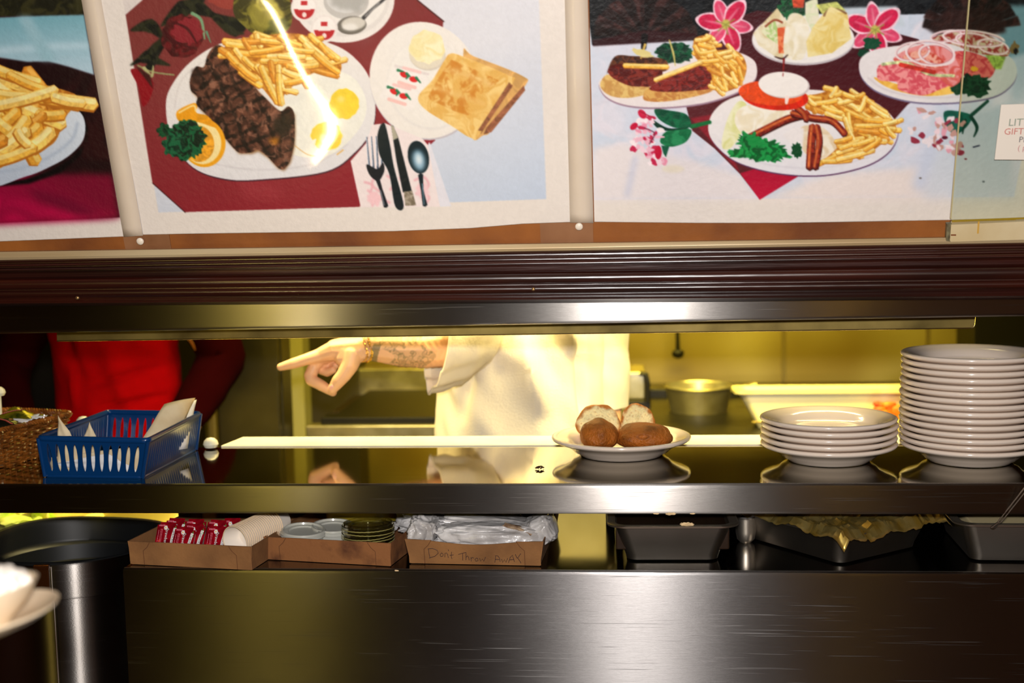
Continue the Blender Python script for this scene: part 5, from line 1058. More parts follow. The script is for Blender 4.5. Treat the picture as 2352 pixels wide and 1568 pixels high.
def bun(px_, half, top, Y, depth, rotz, cut, label, seed, lean=0, sink=.0):
    c = onY(px_, 1000, Y); zb = S+.0135; hx = half*(Y+2.2)/FPX; H_ = onY(px_, top, Y).z-zb; bm = bmesh.new(); ico(bm, 1, 5)
    cols = []; R_ = Matrix.Rotation(rotz, 3, 'Z')
    for v in bm.verts:
        p = v.co.copy(); n1 = mnoise.noise(p*1.7+Vector((seed, 0, 0))); n2 = mnoise.noise(p*5+Vector((0, seed, 0))); f_ = 1+.10*n1+.018*n2
        q = Vector((p.x*f_, p.y*f_, p.z*f_)); col = np.array(L(166, 94, 30)[:3])*(1-.6*max(0, n1+.5*n2+.1+.5*mnoise.noise(p*14)*.4)) ; edge = 0
        if cut:
            pl = -.05+.10*mnoise.noise(Vector((p.x*3, p.z*3, seed)))+.05*mnoise.noise(Vector((p.x*11, p.z*11, seed)))
            if q.y < pl:
                rad = sqrt(p.x*p.x+p.z*p.z); q.y = pl-.10*(1-rad*rad)
                e_ = max(0, min(1, (rad-.82+.16*mnoise.noise(Vector((p.x*4, p.z*4, seed+3))))/.16)); crumb = np.array(L(252, 238, 176)[:3]); brown = np.array(L(188, 118, 42)[:3])
                sp = max(0, mnoise.noise(Vector((p.x*16, p.z*16, seed)))-.28)*2.0
                col = crumb*(1-e_)+brown*e_; col = col*(1-min(.7, sp))+brown*min(.7, sp)
        else:
            if seed == 2:   # swirl button on the crust
                rr_ = sqrt((p.x-.05)**2+((p.z-.28)*1.35)**2)
                if p.y < 0: q *= 1+.05*exp(-((rr_-.26)/.05)**2)-.03*exp(-(rr_/.16)**2); col = col*(1-.45*exp(-((rr_-.20)/.05)**2))
            col = col*(1+.25*max(0, -n1))
        z = q.z*.5+.5; s_ = 1 if z > .3 else (.78+.22*z/.3)
        v.co = R_ @ Vector((q.x*hx*s_, q.y*depth*s_, 0)); v.co.z = max(0, z)*H_; v.co.y += lean*z*H_
        cols.append(list(np.clip(col, 0, 1))+[1])
    o = bmobj('popover_piece', bm, crust, loc=(c.x, c.y, zb-sink), angle=80); setcol(o.data, cols); tag(o, label, 'bread roll', 'popover pieces on the plate'); return o
bun(1376, 45, 962, .226, .045, .1, 0, 'dark brown rounded popover half, front left on the plate', 1)
bun(1478, 66, 970, .232, .046, -.1, 0, 'brown popover half with a swirl in its crust, front right on the plate', 2)
bun(1375, 52, 932, .305, .034, .15, 1, 'toasted popover half showing pale crumb, back left on the plate', 5, lean=.25)
bun(1465, 40, 929, .315, .034, -.2, 1, 'toasted popover half showing pale crumb, back right on the plate', 9, lean=.2)
# scrap of burnt food
p = onZ(1240, 1077, S+.0005); bm = bmesh.new()
for i in range(9):
    a = i*.7; ico(bm, .0022, 2, Matrix.Translation(((i-4)*.0013, (random.random()-.5)*.003, .002+random.random()*.003)) @ Matrix.Rotation(a, 4, 'Z') @ Matrix.Diagonal((2.0, .6, .6, 1)))
for i in range(4): tube(bm, [(-.006+i*.004, 0, .002), (-.007+i*.0045, -.006+.003*(i % 2)*4, .001)], .0006, 5)
o = bmobj('burnt_crumb', bm, mat('burnt_crumb', L(60, 34, 14), .7), loc=p); tag(o, 'small dark burnt crumb on the shelf, left of the popover plate', 'crumb')
# ---------------- blue plastic basket
blue = mat('blue_plastic', L(2, 54, 108), .30, coat=.3, trans=.0, sub=.0, spec=.5)
zt = onY(88, 1006, .055).z; H_ = zt-S
Tc = [onZ(88, 1006, zt), onZ(340, 1012, zt), onZ(460, 950, zt), onZ(248, 946, zt)]
Bc = [onZ(104, 1095, S), onZ(328, 1098, S), onZ(450, 1034, S), None]; Bc[3] = Bc[0]+(Bc[2]-Bc[1])*.98
Bc = [b+Vector((0, 0, .002)) for b in Bc]
C0 = (Bc[0]+Bc[2])/2; C0.z = S; e = empty('plastic_basket', C0, 'blue slotted plastic basket holding paper order slips on the shelf', 'basket')
def slotwall(bm, bl, br, tl, tr, n, wf, v0=.13, v1=.86, m=.04):
    P = lambda u, v: (bl.lerp(br, u)).lerp(tl.lerp(tr, u), v)-C0
    L_ = 9
    def quad(*pts): bm.faces.new([bm.verts.new(p) for p in pts])
    quad(P(0, 0), P(m, 0), P(m, 1), P(0, 1)); quad(P(1-m, 0), P(1, 0), P(1, 1), P(1-m, 1))
    for k in range(n):
        a, b = m+(1-2*m)*k/n, m+(1-2*m)*(k+1)/n; mid = (a+b)/2; hw = (b-a)/2*wf
        quad(P(a, 0), P(b, 0), P(b, v0), P(a, v0)); quad(P(a, v1), P(b, v1), P(b, 1), P(a, 1))
        W_ = [hw*(.22+.78*sin(pi*min(1, (j+.0)/L_)*.92+.12)**.8) if 0 < j < L_ else hw*.18 for j in range(L_+1)]
        for j in range(L_):
            va, vb = v0+(v1-v0)*j/L_, v0+(v1-v0)*(j+1)/L_
            quad(P(a, va), P(mid-W_[j], va), P(mid-W_[j+1], vb), P(a, vb)); quad(P(mid+W_[j], va), P(b, va), P(b, vb), P(mid+W_[j+1], vb))
bm = bmesh.new()
slotwall(bm, Bc[0], Bc[1], Tc[0], Tc[1], 11, .52); slotwall(bm, Bc[1], Bc[2], Tc[1], Tc[2], 24, .52); slotwall(bm, Bc[2], Bc[3], Tc[2], Tc[3], 11, .5); slotwall(bm, Bc[3], Bc[0], Tc[3], Tc[0], 24, .5)
bm.faces.new([bm.verts.new(b-C0) for b in Bc]); bmesh.ops.remove_doubles(bm, verts=bm.verts, dist=.00005)
o = bmobj('basket_body', bm, blue, e, smooth=False); md = o.modifiers.new('s', 'SOLIDIFY'); md.thickness = .0022; md.offset = 0
def roundpath(C, r, n=5, z=0):
    out = []; m_ = len(C)
    for i in range(m_):
        p = C[i]; a = (C[i-1]-p).normalized(); b = (C[(i+1) % m_]-p).normalized()
        for k in range(n+1):
            t = k/n; out.append((p+a*r).lerp(p, t).lerp(p.lerp(p+b*r, t), t)+Vector((0, 0, z)))
    return out
bm = bmesh.new(); tube(bm, [p-C0 for p in roundpath(Tc, .012)], .0042, 10, closed=True, flat=1.3); bmobj('rim', bm, blue, e)
bm = bmesh.new(); tube(bm, [p-C0 for p in roundpath(Bc, .01)], .0030, 8, closed=True); bmobj('base_edge', bm, blue, e)
bm = bmesh.new()
for a, b in zip(Bc, Tc): tube(bm, [a-C0, b-C0], .0042, 10)
bm.free()
for a, b in zip(Bc, Tc):
    bm = bmesh.new(); tube(bm, [a-C0, b-C0], .0042, 10); bmobj('corner', bm, blue, e)
slip = mat('order_slip_paper', L(232, 214, 180), .8, c2=L(214, 190, 150), nscale=18); slipw = mat('white_slip_paper', L(232, 230, 232), .8)
def paper(name, pts, m, label, curl=.0, group='order slips in the blue basket', th=.0005, lines=None):
    """pts four world corners a b c d; bent across a-b"""
    bm = bmesh.new(); a, b, c, d = pts; O_ = (a+b+c+d)/4; O_.z = min(p.z for p in pts); nn = ((b-a).cross(d-a)).normalized(); n = 10; G = []
    for j in range(n+1):
        r_ = []
        for i in range(n+1):
            p = a.lerp(b, i/n).lerp(d.lerp(c, i/n), j/n); r_.append(bm.verts.new(p-O_+nn*curl*sin(pi*i/n)*(1)+nn*.0012*sin(j*1.3+i*.7)))
        G.append(r_)
    for j in range(n):
        for i in range(n): bm.faces.new((G[j][i], G[j][i+1], G[j+1][i+1], G[j+1][i]))
    o = bmobj(name, bm, m, loc=O_, angle=60); md = o.modifiers.new('s', 'SOLIDIFY'); md.thickness = th; tag(o, label, 'paper slip', group); 
    if lines:
        bm = bmesh.new()
        for (u0, v0, u1, v1) in lines:
            P = lambda u, v: a.lerp(b, u).lerp(d.lerp(c, u), v)-O_+nn*(curl*sin(pi*u)+.0012*sin(v*13+u*7))-nn*.0007
            tube(bm, [P(u0+(u1-u0)*k/8, v0+(v1-v0)*k/8) for k in range(9)], .00022, 4)
        bmobj('printed_line', bm, mat('faint_ink', L(150, 110, 80), .7), o)
    return o
def q(x_, y_, Y): return onY(x_, y_, Y)
RL = [(.1, .3, .9, .3), (.1, .4, .9, .4), (.1, .5, .9, .5), (.1, .6, .9, .6), (.1, .7, .9, .7)]
paper('order_slip', [q(131, 1083, .090), q(196, 1083, .097), q(160, 990, .082), q(133, 953, .078)], slip, 'cream order slip standing at the left corner of the blue basket', .003, lines=[(.2, .1, .2, .8), (.4, .1, .35, .7), (.6, .1, .5, .6)])
paper('order_slip', [q(160, 1086, .110), q(236, 1086, .110), q(222, 1004, .105), q(206, 969, .102)], slip, 'small peaked cream order slip, second from the left in the blue basket', .002, lines=[(.3, .1, .4, .7), (.6, .1, .6, .6)])
paper('order_slip', [q(300, 1052, .11), q(388, 1046, .19), q(448, 914, .295), q(377, 928, .235)], slip, 'large curled cream order slip sticking out at the right of the blue basket', .010, lines=RL)
paper('order_slip', [q(318, 1050, .13), q(430, 1030, .24), q(451, 918, .315), q(395, 934, .27)], slipw, 'white order slip just behind the large curled one in the blue basket', .004)
paper('order_slip', [onZ(118, 1080, S+.006), onZ(322, 1084, S+.006), q(246, 1040, .082), q(128, 1062, .084)], slipw, 'white order slip lying low behind the front slots of the blue basket', .002, lines=RL)
paper('order_slip', [q(112, 1088, .094), q(330, 1086, .094), q(322, 1024, .092), q(118, 1050, .092)], slip, 'wide cream order slip leaning behind the front slots of the blue basket', -.002, lines=RL)
# ---------------- wicker basket
zt2 = S+.078; A_ = onZ(0, 986, zt2); B_ = onZ(176, 946, zt2); u_ = (A_-B_).normalized(); v_ = Vector((-abs(u_.y), abs(u_.x)*-1 if u_.x > 0 else abs(u_.x), 0)); v_ = Vector((u_.y, -u_.x, 0)); 
if v_.x > 0: v_ = -v_
LW, WW = .245, .19
Wc = B_+u_*LW/2+v_*WW/2; e = empty('wicker_basket', (Wc.x, Wc.y, S), 'brown woven wicker basket at the left end of the shelf', 'basket'); E0 = Vector(e.location)
wick = mat('varnished_wicker', L(152, 88, 30), .32, coat=.4, coat_rough=.2, c2=L(96, 52, 18), nscale=60)
def ringpath(t, n=132):
    """rounded rectangle at height fraction t, returns points and outward normals"""
    k = .80+.20*t; hl, hw_, r = LW/2*k, WW/2*k, .035; out = []
    segs = [((hl-r, -hw_), (1, 0)), ] ; per = []
    for cx, cy, a0 in ((hl-r, -hw_+r, -90), (hl-r, hw_-r, 0), (-hl+r, hw_-r, 90), (-hl+r, -hw_+r, 180)):
        for j in range(7): a = radians(a0+90*j/6); per.append((cx+r*cos(a), cy+r*sin(a)))
    per.append(per[0]); P = np.array(per); D = np.r_[0, np.cumsum(np.hypot(*np.diff(P, axis=0).T))]; s_ = np.linspace(0, D[-1], n, endpoint=False)
    X_ = np.interp(s_, D, P[:, 0]); Y_ = np.interp(s_, D, P[:, 1]); T = np.stack([np.roll(X_, -1)-np.roll(X_, 1), np.roll(Y_, -1)-np.roll(Y_, 1)], 1); T /= np.linalg.norm(T, axis=1, keepdims=True)
    return X_, Y_, T
def W3(x_, y_, z): return u_*x_+v_*y_*(1)+Vector((0, 0, z))
bm = bmesh.new(); rows = 15; NS = 44
for r in range(rows):
    t = (r+.5)/rows; X_, Y_, T = ringpath(t, 176); pts = []
    for i in range(176):
        off = .0024*sin(2*pi*i/176*NS/2+(pi if r % 2 else 0)); pts.append(W3(X_[i]+T[i, 1]*off, Y_[i]-T[i, 0]*off, t*.072+.001*sin(i*.21+r)))
    tube(bm, pts, .0025, 6, closed=True, flat=.8)
bmobj('woven_strands', bm, wick, e)
bm = bmesh.new(); Xa, Ya, _ = ringpath(0, NS); Xb, Yb, _ = ringpath(1, NS)
for i in range(NS): tube(bm, [W3(Xa[i], Ya[i], .0), W3(Xb[i], Yb[i], .074)], .0020, 6)
bmobj('stakes', bm, wick, e)
bm = bmesh.new(); Xb, Yb, T = ringpath(1.02, 220)
for k in range(3):
    pts = []
    for i in range(220):
        a = 2*pi*(i/220*40+k/3); ro = .0035*cos(a); pts.append(W3(Xb[i]+T[i, 1]*ro, Yb[i]-T[i, 0]*ro, .076+.0032*sin(a)))
    tube(bm, pts, .0030, 6, closed=True)
bmobj('braided_rim', bm, wick, e)
bm = bmesh.new(); Xa, Ya, _ = ringpath(0, 40); bm.faces.new([bm.verts.new(W3(x_, y_, .002)) for x_, y_ in zip(Xa, Ya)]); bmobj('base', bm, wick, e, smooth=False)
def pillow(bm, pts, th, n=10):
    a, b, c, d = pts; nn = ((b-a).cross(d-a)).normalized()
    for s in (1, -1):
        G = [[bm.verts.new(a.lerp(b, i/n).lerp(d.lerp(c, i/n), j/n)+nn*s*th*(sin(pi*i/n)*sin(pi*j/n))**.5+nn*.001*sin(i*2.1+j)) for i in range(n+1)] for j in range(n+1)]
        for j in range(n):
            for i in range(n): bm.faces.new((G[j][i], G[j][i+1], G[j+1][i+1], G[j+1][i]))
    bmesh.ops.remove_doubles(bm, verts=bm.verts, dist=.0001)
foilg = mat('green_gold_foil', L(196, 180, 40), .25, .6, c2=L(70, 84, 20), nscale=35); blackp = mat('black_wrapper', L(24, 24, 14), .3, coat=.3); pinkp = mat('pink_lettering', L(230, 130, 120), .5); redp = mat('red_band', L(150, 20, 30), .5)
Wt = E0
def sachet(name, pts, m, label, band=None, word=None):
    O_ = sum(pts, Vector())/4; bm = bmesh.new(); pillow(bm, [p-O_ for p in pts], .005); o = bmobj(name, bm, m, loc=O_, angle=70); tag(o, label, 'sachet', 'sachets and slips in the wicker basket')
    if band:
        a, b, c, d = [p-O_ for p in pts]; nn = ((b-a).cross(d-a)).normalized(); nn = nn if nn.dot(CP-O_) > 0 else -nn
        P = lambda u, v: a.lerp(b, u).lerp(d.lerp(c, u), v)+nn*(.0058*(max(.0, sin(pi*u)*sin(pi*v)))**.5+.0006)
        bm = bmesh.new(); tube(bm, [P(u, v) for u, v in band], .0032, 8, flat=.15); bmobj('printed_band', bm, redp, o)
        bm = bmesh.new()
        for k in range(len(band)*4):
            t = k/(len(band)*4-1)*(len(band)-1); i_ = min(len(band)-2, int(t)); f = t-i_; u = band[i_][0]*(1-f)+band[i_+1][0]*f; v = band[i_][1]*(1-f)+band[i_+1][1]*f
            tube(bm, [P(u-.012, v-.02)+nn*.0008, P(u, v+.028)+nn*.0008, P(u+.016, v-.015)+nn*.0008], .0005, 4)
        bmobj('lettering', bm, pinkp, o)
    return o
sachet('butter_sachet', [q(-12, 960, .20), q(70, 962, .20), q(84, 952, .235), q(34, 932, .235)], foilg, 'green and gold foil sachet with pink lettering in the wicker basket', band=[(.1, .25), (.3, .5), (.5, .8)])
sachet('butter_sachet', [q(-22, 984, .165), q(38, 978, .165), q(42, 966, .19), q(-14, 957, .19)], blackp, 'black sachet with pink lettering at the front of the wicker basket', band=[(.25, .75), (.6, .55), (.85, .2)])
paper('order_slip', [q(34, 972, .185), q(64, 969, .195), q(92, 951, .23), q(28, 956, .21)], slipw, 'white slip lying in the wicker basket', .001, group='sachets and slips in the wicker basket')
paper('order_slip', [q(74, 963, .205), q(88, 961, .21), q(110, 954, .235), q(78, 959, .215)], slipw, 'small pointed white slip at the right of the wicker basket', .001, group='sachets and slips in the wicker basket')
# ================================================================ things on the counter under the shelf
card = mat('brown_cardboard', L(152, 106, 62), .85, c2=L(124, 84, 48), nscale=14, bump=.08, bscale=180)
cards = mat('stained_cardboard', L(140, 90, 50), .8, c2=L(84, 46, 24), nscale=22, nlo=.5, nhi=.72, bump=.08, bscale=180)
def tray(label, bl, br, tl, depth, m, sag=0, flare=.004):
    a = onZ(*bl, LC+.001); b = onZ(*br, LC+.001); xd = (b-a); xd.z = 0; W_ = xd.length; xd.normalize(); yd = Vector((-xd.y, xd.x, 0)); H_ = onP(*tl, a-yd*.003, yd).z-LC-.001
    O_ = a+xd*W_/2+yd*depth/2; M = frame((0, 0, 0), xd, yd); e = empty('cardboard_tray', (O_.x, O_.y, LC), label, 'cardboard tray', 'cardboard trays under the shelf')
    h2 = W_/2; d2 = depth/2; th = .0022
    def ring(w_, d_, z, s=0, n=14):
        out = []
        for (x0, y0), (x1, y1), front in (((-w_, -d_), (w_, -d_), 1), ((w_, -d_), (w_, d_), 0), ((w_, d_), (-w_, d_), 0), ((-w_, d_), (-w_, -d_), 0)):
            for k in range(n): t = k/n; out.append(M @ Vector((x0+(x1-x0)*t, y0+(y1-y0)*t-(s*.5*sin(pi*t)**2 if front else 0), z-(s*sin(pi*t)**2 if front else 0))))
        return out
    bm = bmesh.new(); f = flare
    R = [ring(h2, d2, .001), ring(h2+f, d2+f, H_, sag), ring(h2+f-th, d2+f-th, H_, sag), ring(h2-th, d2-th, .004)]
    loft(bm, R, True, True, True); bmobj('tray_body', bm, m, e, smooth=False)
    dark = mat('cardboard_fold', L(106, 66, 36), .85)
    # folded corner tabs on the front wall
    for s in (-1, 1):
        bm = bmesh.new(); x1 = s*(h2+.002); x0 = s*(h2-.026); y_ = -d2-f-.0006
        pts = [(x1, 0.002), (x0, .002), (x0, H_*.62), (s*(h2-.034), H_*.78), (s*(h2-.040), H_*.99), (x1, H_*.99)]
        fz = lambda z: -d2-f*z/H_-.0005
        vs = [bm.verts.new(M @ Vector((x_, fz(z_), z_))) for x_, z_ in pts]; fc = bm.faces.new(vs); r = bmesh.ops.extrude_face_region(bm, geom=[fc]); bmesh.ops.translate(bm, vec=M.to_3x3() @ Vector((0, -.0008, 0)), verts=[v for v in r['geom'] if isinstance(v, bmesh.types.BMVert)])
        ct = bmobj('corner_tab', bm, m, e, smooth=False)
        bm = bmesh.new(); tube(bm, [M @ Vector((x_, fz(z_)-.0011, z_)) for x_, z_ in pts[1:5]], .0006, 5); bmobj('cut_line', bm, dark, ct)
    return dict(e=e, O=Vector((O_.x, O_.y, LC)), M=M, x=xd, y=yd, W=W_, H=H_, D=depth, f=f, a=a)
t1 = tray('cardboard tray of jam packets and paper cups, leftmost of the three', (303, 1295), (578, 1309), (303, 1241), .27, card)
t2 = tray('stained cardboard tray of clear plastic lids, middle of the three', (614, 1284), (896.4, 1300), (613, 1231), .25, cards)
t3 = tray('cardboard tray of plastic bags with handwriting on its front, rightmost of the three', (943.6, 1293), (1240.3, 1299), (941, 1235), .26, card, sag=.007, flare=.008)
# handwriting
ink = mat('ballpoint_ink', L(52, 34, 40), .6); e = t3['e']; bm = bmesh.new(); N3 = -t3['y']; P3 = t3['a']+N3*(.0062)
N3 = (N3+Vector((0, 0, -.10))).normalized()
hw = [[(1112, 390), (1118, 430), (1128, 475)], [(1108, 392), (1150, 388), (1192, 405), (1202, 430), (1172, 458), (1120, 474)], [(1232, 428), (1218, 445), (1226, 462), (1242, 458), (1246, 440), (1232, 428)], [(1262, 466), (1262, 432), (1276, 428), (1288, 445), (1292, 472)], [(1290, 398), (1296, 412)], [(1322, 420), (1318, 455), (1326, 482)], [(1305, 450), (1340, 446)],
      [(1382, 442), (1420, 432), (1450, 424)], [(1420, 432), (1422, 495)], [(1452, 424), (1452, 492)], [(1452, 468), (1466, 455), (1476, 468), (1480, 494)], [(1496, 468), (1500, 504)], [(1498, 480), (1510, 468), (1522, 476)], [(1545, 474), (1532, 488), (1542, 504), (1560, 498), (1558, 480), (1545, 474)], [(1574, 476), (1584, 502), (1600, 482), (1612, 504), (1628, 466)],
      [(1712, 514), (1718, 452), (1742, 458), (1756, 480), (1760, 508)], [(1716, 486), (1752, 488)], [(1772, 484), (1782, 514), (1798, 488), (1812, 514), (1826, 476)], [(1834, 516), (1850, 470), (1870, 448), (1880, 480), (1888, 508)], [(1846, 492), (1882, 486)], [(1896, 440), (1906, 466), (1916, 476)], [(1944, 434), (1918, 474), (1948, 520)]]
for st in hw:
    pts = [onP(700+x_/3.92, 1160+y_/3.92, P3, N3)-Vector(e.location) for x_, y_ in st]; tube(bm, pts, .00045, 5)
bmobj('handwriting', bm, ink, [c_ for c_ in e.children if c_.name.startswith('tray_body')][0])
# jam packets
jr = mat('jam_red_print', L(160, 10, 26), .25, coat=.4, c2=L(110, 2, 18), nscale=45, nlo=.4, nhi=.6); jw = mat('jam_white', L(238, 232, 230), .4); jp = mat('jam_pink', L(230, 120, 140), .4); jk = mat('jam_black', L(20, 16, 18), .4); jg = mat('jam_green', L(60, 150, 50), .4); jo = mat('jam_orange', L(236, 84, 20), .4); jc = mat('jam_tub', L(214, 204, 200), .3, trans=.0)
def jam_packet(loc, label):
    e = empty('jam_packet', loc, label, 'jam packet', 'strawberry jam packets in the left tray'); w2, h2 = .0205, .031
    bm = bmesh.new(); box(bm, -w2, w2, -h2, h2, 0, .0012, 0); 
    bmesh.ops.bevel(bm, geom=[ed for ed in bm.edges if abs((ed.verts[0].co-ed.verts[1].co).z) > .001], offset=.005, segments=4, affect='EDGES'); ld = bmobj('lid', bm, jr, e, smooth=False)
    bm = bmesh.new(); loft(bm, [rr(-.018, .018, -.028, .028, 0, .006, 3), rr(-.015, .015, -.025, .025, -.013, .006, 3)], True, True, True); bmobj('tub', bm, jc, e)
    R90 = Matrix.Rotation(radians(-90), 4, 'Z'); T = Matrix.Translation
    text_obj('printed_word', 'Strawberry', .0088, jk, ld, T((.0003, .003, .0014)) @ R90, .0001, .25, sx=.92); text_obj('printed_word', 'Strawberry', .0084, jw, ld, T((-.0001, .003, .0017)) @ R90, .0001, .25, sx=.92)
    bm = bmesh.new(); pts = [Vector((.0155-.0030*cos((y+.004)/.021*1.4), y, .0015)) for y in np.linspace(-.020, .020, 12)]; tube(bm, pts, .0028, 6, flat=.08); bmobj('name_banner', bm, jw, ld, smooth=False)
    text_obj('brand_word', "SMUCKER'S", .0048, jk, ld, T((.0135, 0, .0021)) @ R90, .0001, sx=1.25)
    bm = bmesh.new()
    for x_, a_, b_ in ((-.0165, -.022, .016), (-.0122, -.024, .018), (-.0098, -.024, .018)):
        y = b_
        while y > a_: l_ = .0012+random.random()*.003; box(bm, x_-.0004, x_+.0004, y-l_, y, .0012, .0015); y -= l_+.0008
    for k in range(4): box(bm, -.017+k*.0030, -.0152+k*.0030, .023, .0262, .0012, .0015)
    bmobj('small_print', bm, jp, ld, smooth=False)
    bm = bmesh.new()
    for k in range(6): a = k*pi/3; ico(bm, .0017, 2, T((-.0035+.0022*cos(a), .0205+.0026*sin(a), .0014)) @ Matrix.Diagonal((1, 1, .2, 1)))
    bmobj('daisy', bm, jw, ld); bm = bmesh.new(); ico(bm, .0013, 2, T((-.0035, .0205, .0018)) @ Matrix.Diagonal((1, 1, .3, 1))); bmobj('daisy_centre', bm, mat('jam_yellow', L(240, 200, 60), .5), ld)
    bm = bmesh.new()
    for x_, y_, r_ in ((.0165, .021, .2), (.0150, .018, -.3), (.0170, .016, .6), (-.0150, -.012, .8), (-.006, -.020, .3)): ico(bm, .0030, 2, T((x_, y_, .0013)) @ Matrix.Rotation(r_, 4, 'Z') @ Matrix.Diagonal((.28, 1, .15, 1)))
    bmobj('leaf_print', bm, jg, ld)
    bm = bmesh.new()
    for x_, y_, s_ in ((-.0172, -.020, .0028), (-.006, -.024, .0034), (.007, -.012, .0034), (.008, -.021, .0040), (-.013, -.004, .0016)): ico(bm, s_, 2, T((x_, y_, .0012)) @ Matrix.Diagonal((1, 1, .08, 1)))
    bmobj('berry_print', bm, jo, ld)
    return e
TI = math.radians(62)
def setpack(e, px_, topy, Y, tw=0):
    """top edge centre of the lid at the given pixel and depth"""
    t = onY(px_, topy, Y); R = (Matrix.Rotation(t_rot, 4, 'Z') @ Matrix.Rotation(TI, 4, 'X') @ Matrix.Rotation(tw, 4, 'Z')).to_euler(); e.rotation_euler = R
    up = R.to_matrix() @ Vector((0, .031, 0)); e.location = t-up
t_rot = atan2(t1['x'].y, t1['x'].x)
pk = [(388, 1199, .088, .02, 'front left jam packet with its Strawberry lettering showing'), (428, 1210, .066, -.03, 'front middle jam packet, partly tucked under the tray edge'), (452, 1203, .085, -.06, 'jam packet behind the front middle one, white name banner showing'), (503, 1208, .075, .0, 'front right jam packet next to the paper cups'),
      (408, 1190, .118, .0, 'back left jam packet in the tray'), (452, 1192, .125, .03, 'back middle jam packet in the tray'), (503, 1194, .120, -.02, 'back right jam packet in the tray'), (535, 1190, .140, .05, 'jam packet half hidden behind the paper cups')]
P0 = jam_packet((0, 0, 0), 'x')
for i, (a_, b_, Y_, tw, lb) in enumerate(pk):
    e = P0 if i == 0 else copy_tree(P0)
    setpack(e, a_, b_, Y_, tw); e['label'] = lb+', red'
# a filler that props the packets up is the tray's own packets lying flat
# paper cups nested on their side
cupm = mat('white_paper_cup', L(238, 228, 216), .7); cupr = mat('cream_cup_rim', L(232, 206, 172), .6)
def cup():
    e = empty('paper_cup', (0, 0, 0), 'x', 'paper cup', 'nested paper cups in the left tray')
    bm = bmesh.new(); lathe(bm, [(0, -.034), (.0195, -.034), (.0278, -.0015), (.0280, 0), (.0274, 0), (.0270, -.002), (.0189, -.032), (0, -.032)], 40); bmobj('cup_wall', bm, cupm, e)
    bm = bmesh.new(); tube(bm, [(.0281*cos(a), .0281*sin(a), 0) for a in np.linspace(0, 2*pi, 40, endpoint=False)], .0010, 6, closed=True); bmobj('rolled_rim', bm, cupr, e); return e
zc = LC+.042; a = onZ(540, 1243, zc); b = onZ(622, 1205, zc+.008); ax = (a-b).normalized(); NC = 20; rot = ax.to_track_quat('Z', 'Y').to_euler(); c0 = cup()
for i in range(NC):
    e = c0 if i == 0 else copy_tree(c0); e.rotation_euler = rot; e.location = a.lerp(b, i/(NC-1))
    e['label'] = 'white paper cup on its side, open mouth facing the viewer, first of the nested row' if i == 0 else ('rearmost white paper cup at the far end of the nested row' if i == NC-1 else f'white paper cup inside the nested row, {ordn(i) if i < 15 else ["sixteenth","seventeenth","eighteenth","nineteenth"][i-15]} from the open mouth')
# clear lids
cl = bpy.data.materials.new('clear_plastic'); cl.use_nodes = True; nt = cl.node_tree; nt.nodes.clear()
mo_ = nt.nodes.new('ShaderNodeOutputMaterial'); mx = nt.nodes.new('ShaderNodeMixShader'); tr = nt.nodes.new('ShaderNodeBsdfTransparent'); gs = nt.nodes.new('ShaderNodeBsdfGlossy'); fr = nt.nodes.new('ShaderNodeLayerWeight')
tr.inputs[0].default_value = (.90, .90, .82, 1); gs.inputs['Roughness'].default_value = .08; gs.inputs['Color'].default_value = (.95, .93, .8, 1); fr.inputs[0].default_value = .35
nt.links.new(fr.outputs['Facing'], mx.inputs[0]); nt.links.new(tr.outputs[0], mx.inputs[1]); nt.links.new(gs.outputs[0], mx.inputs[2]); nt.links.new(mx.outputs[0], mo_.inputs[0])
def lid(R=.048, m=cl):
    e = empty('plastic_lid', (0, 0, 0), 'x', 'plastic lid', 'clear round lids in the middle tray')
    bm = bmesh.new(); lathe(bm, [(0, .0035), (R*.62, .0035), (R*.66, .006), (R*.84, .006), (R*.87, .0095), (R*.94, .0095), (R*.96, .006), (R, .005), (R*1.0, 0)], 72)
    bmobj('lid_disc', bm, m, e)
    bm = bmesh.new(); tube(bm, [(R*1.0*cos(a), R*1.0*sin(a), .0004+.0004*(k % 2)) for k, a in enumerate(np.linspace(0, 2*pi, 72, endpoint=False))], .0009, 6, closed=True); bmobj('rim', bm, mat('clear_rim', L(196, 184, 110), .12, coat=1, alpha=.55) if m is cl else m, e)
    return e
lc = onY(846, 1222, .115); l0 = lid(); 
for i in range(8):
    e = l0 if i == 0 else copy_tree(l0); e.location = (lc.x+(random.random()-.5)*.002, lc.y+(random.random()-.5)*.002, LC+.006+i*.0060); e.rotation_euler = (radians(-1), radians(1.5), random.random()*6); e['label'] = f'clear plastic lid, {ordn(i) if i < 7 else "topmost"} of the lid stack in the middle tray'+(' counting up' if 0 < i < 7 else '')
milky = mat('milky_plastic', L(206, 206, 196), .3, coat=.3, alpha=.75)
for px_, py_, z_, r_, lb in ((697, 1229, .036, .042, 'milky round lid at the front left of the middle tray'), (765, 1214, .034, .042, 'milky lid lying flat behind the front left lid in the middle tray')):
    e = lid(r_, milky); p = onY(px_, py_, .112 if px_ < 720 else .15); p.z = LC+z_; e.location = p; e.rotation_euler = (radians(4), radians(3), 0); e['label'] = lb; e['group'] = 'milky lids in the middle tray'
    bm = bmesh.new(); lathe(bm, [(r_*.9, 0), (r_*.82, -z_+.005), (0, -z_+.005)], 40); bmobj('cup_below', bm, milky, e)
bm = bmesh.new(); a = onZ(720, 1242, LC+.03); 
o = paper('paper_liner', [onY(715, 1224, .165), onY(905, 1222, .172), onY(926, 1198, .25), onY(735, 1203, .25)], slipw, 'white paper liner under the lids in the middle tray', .004, group=None); o['category'] = 'paper'
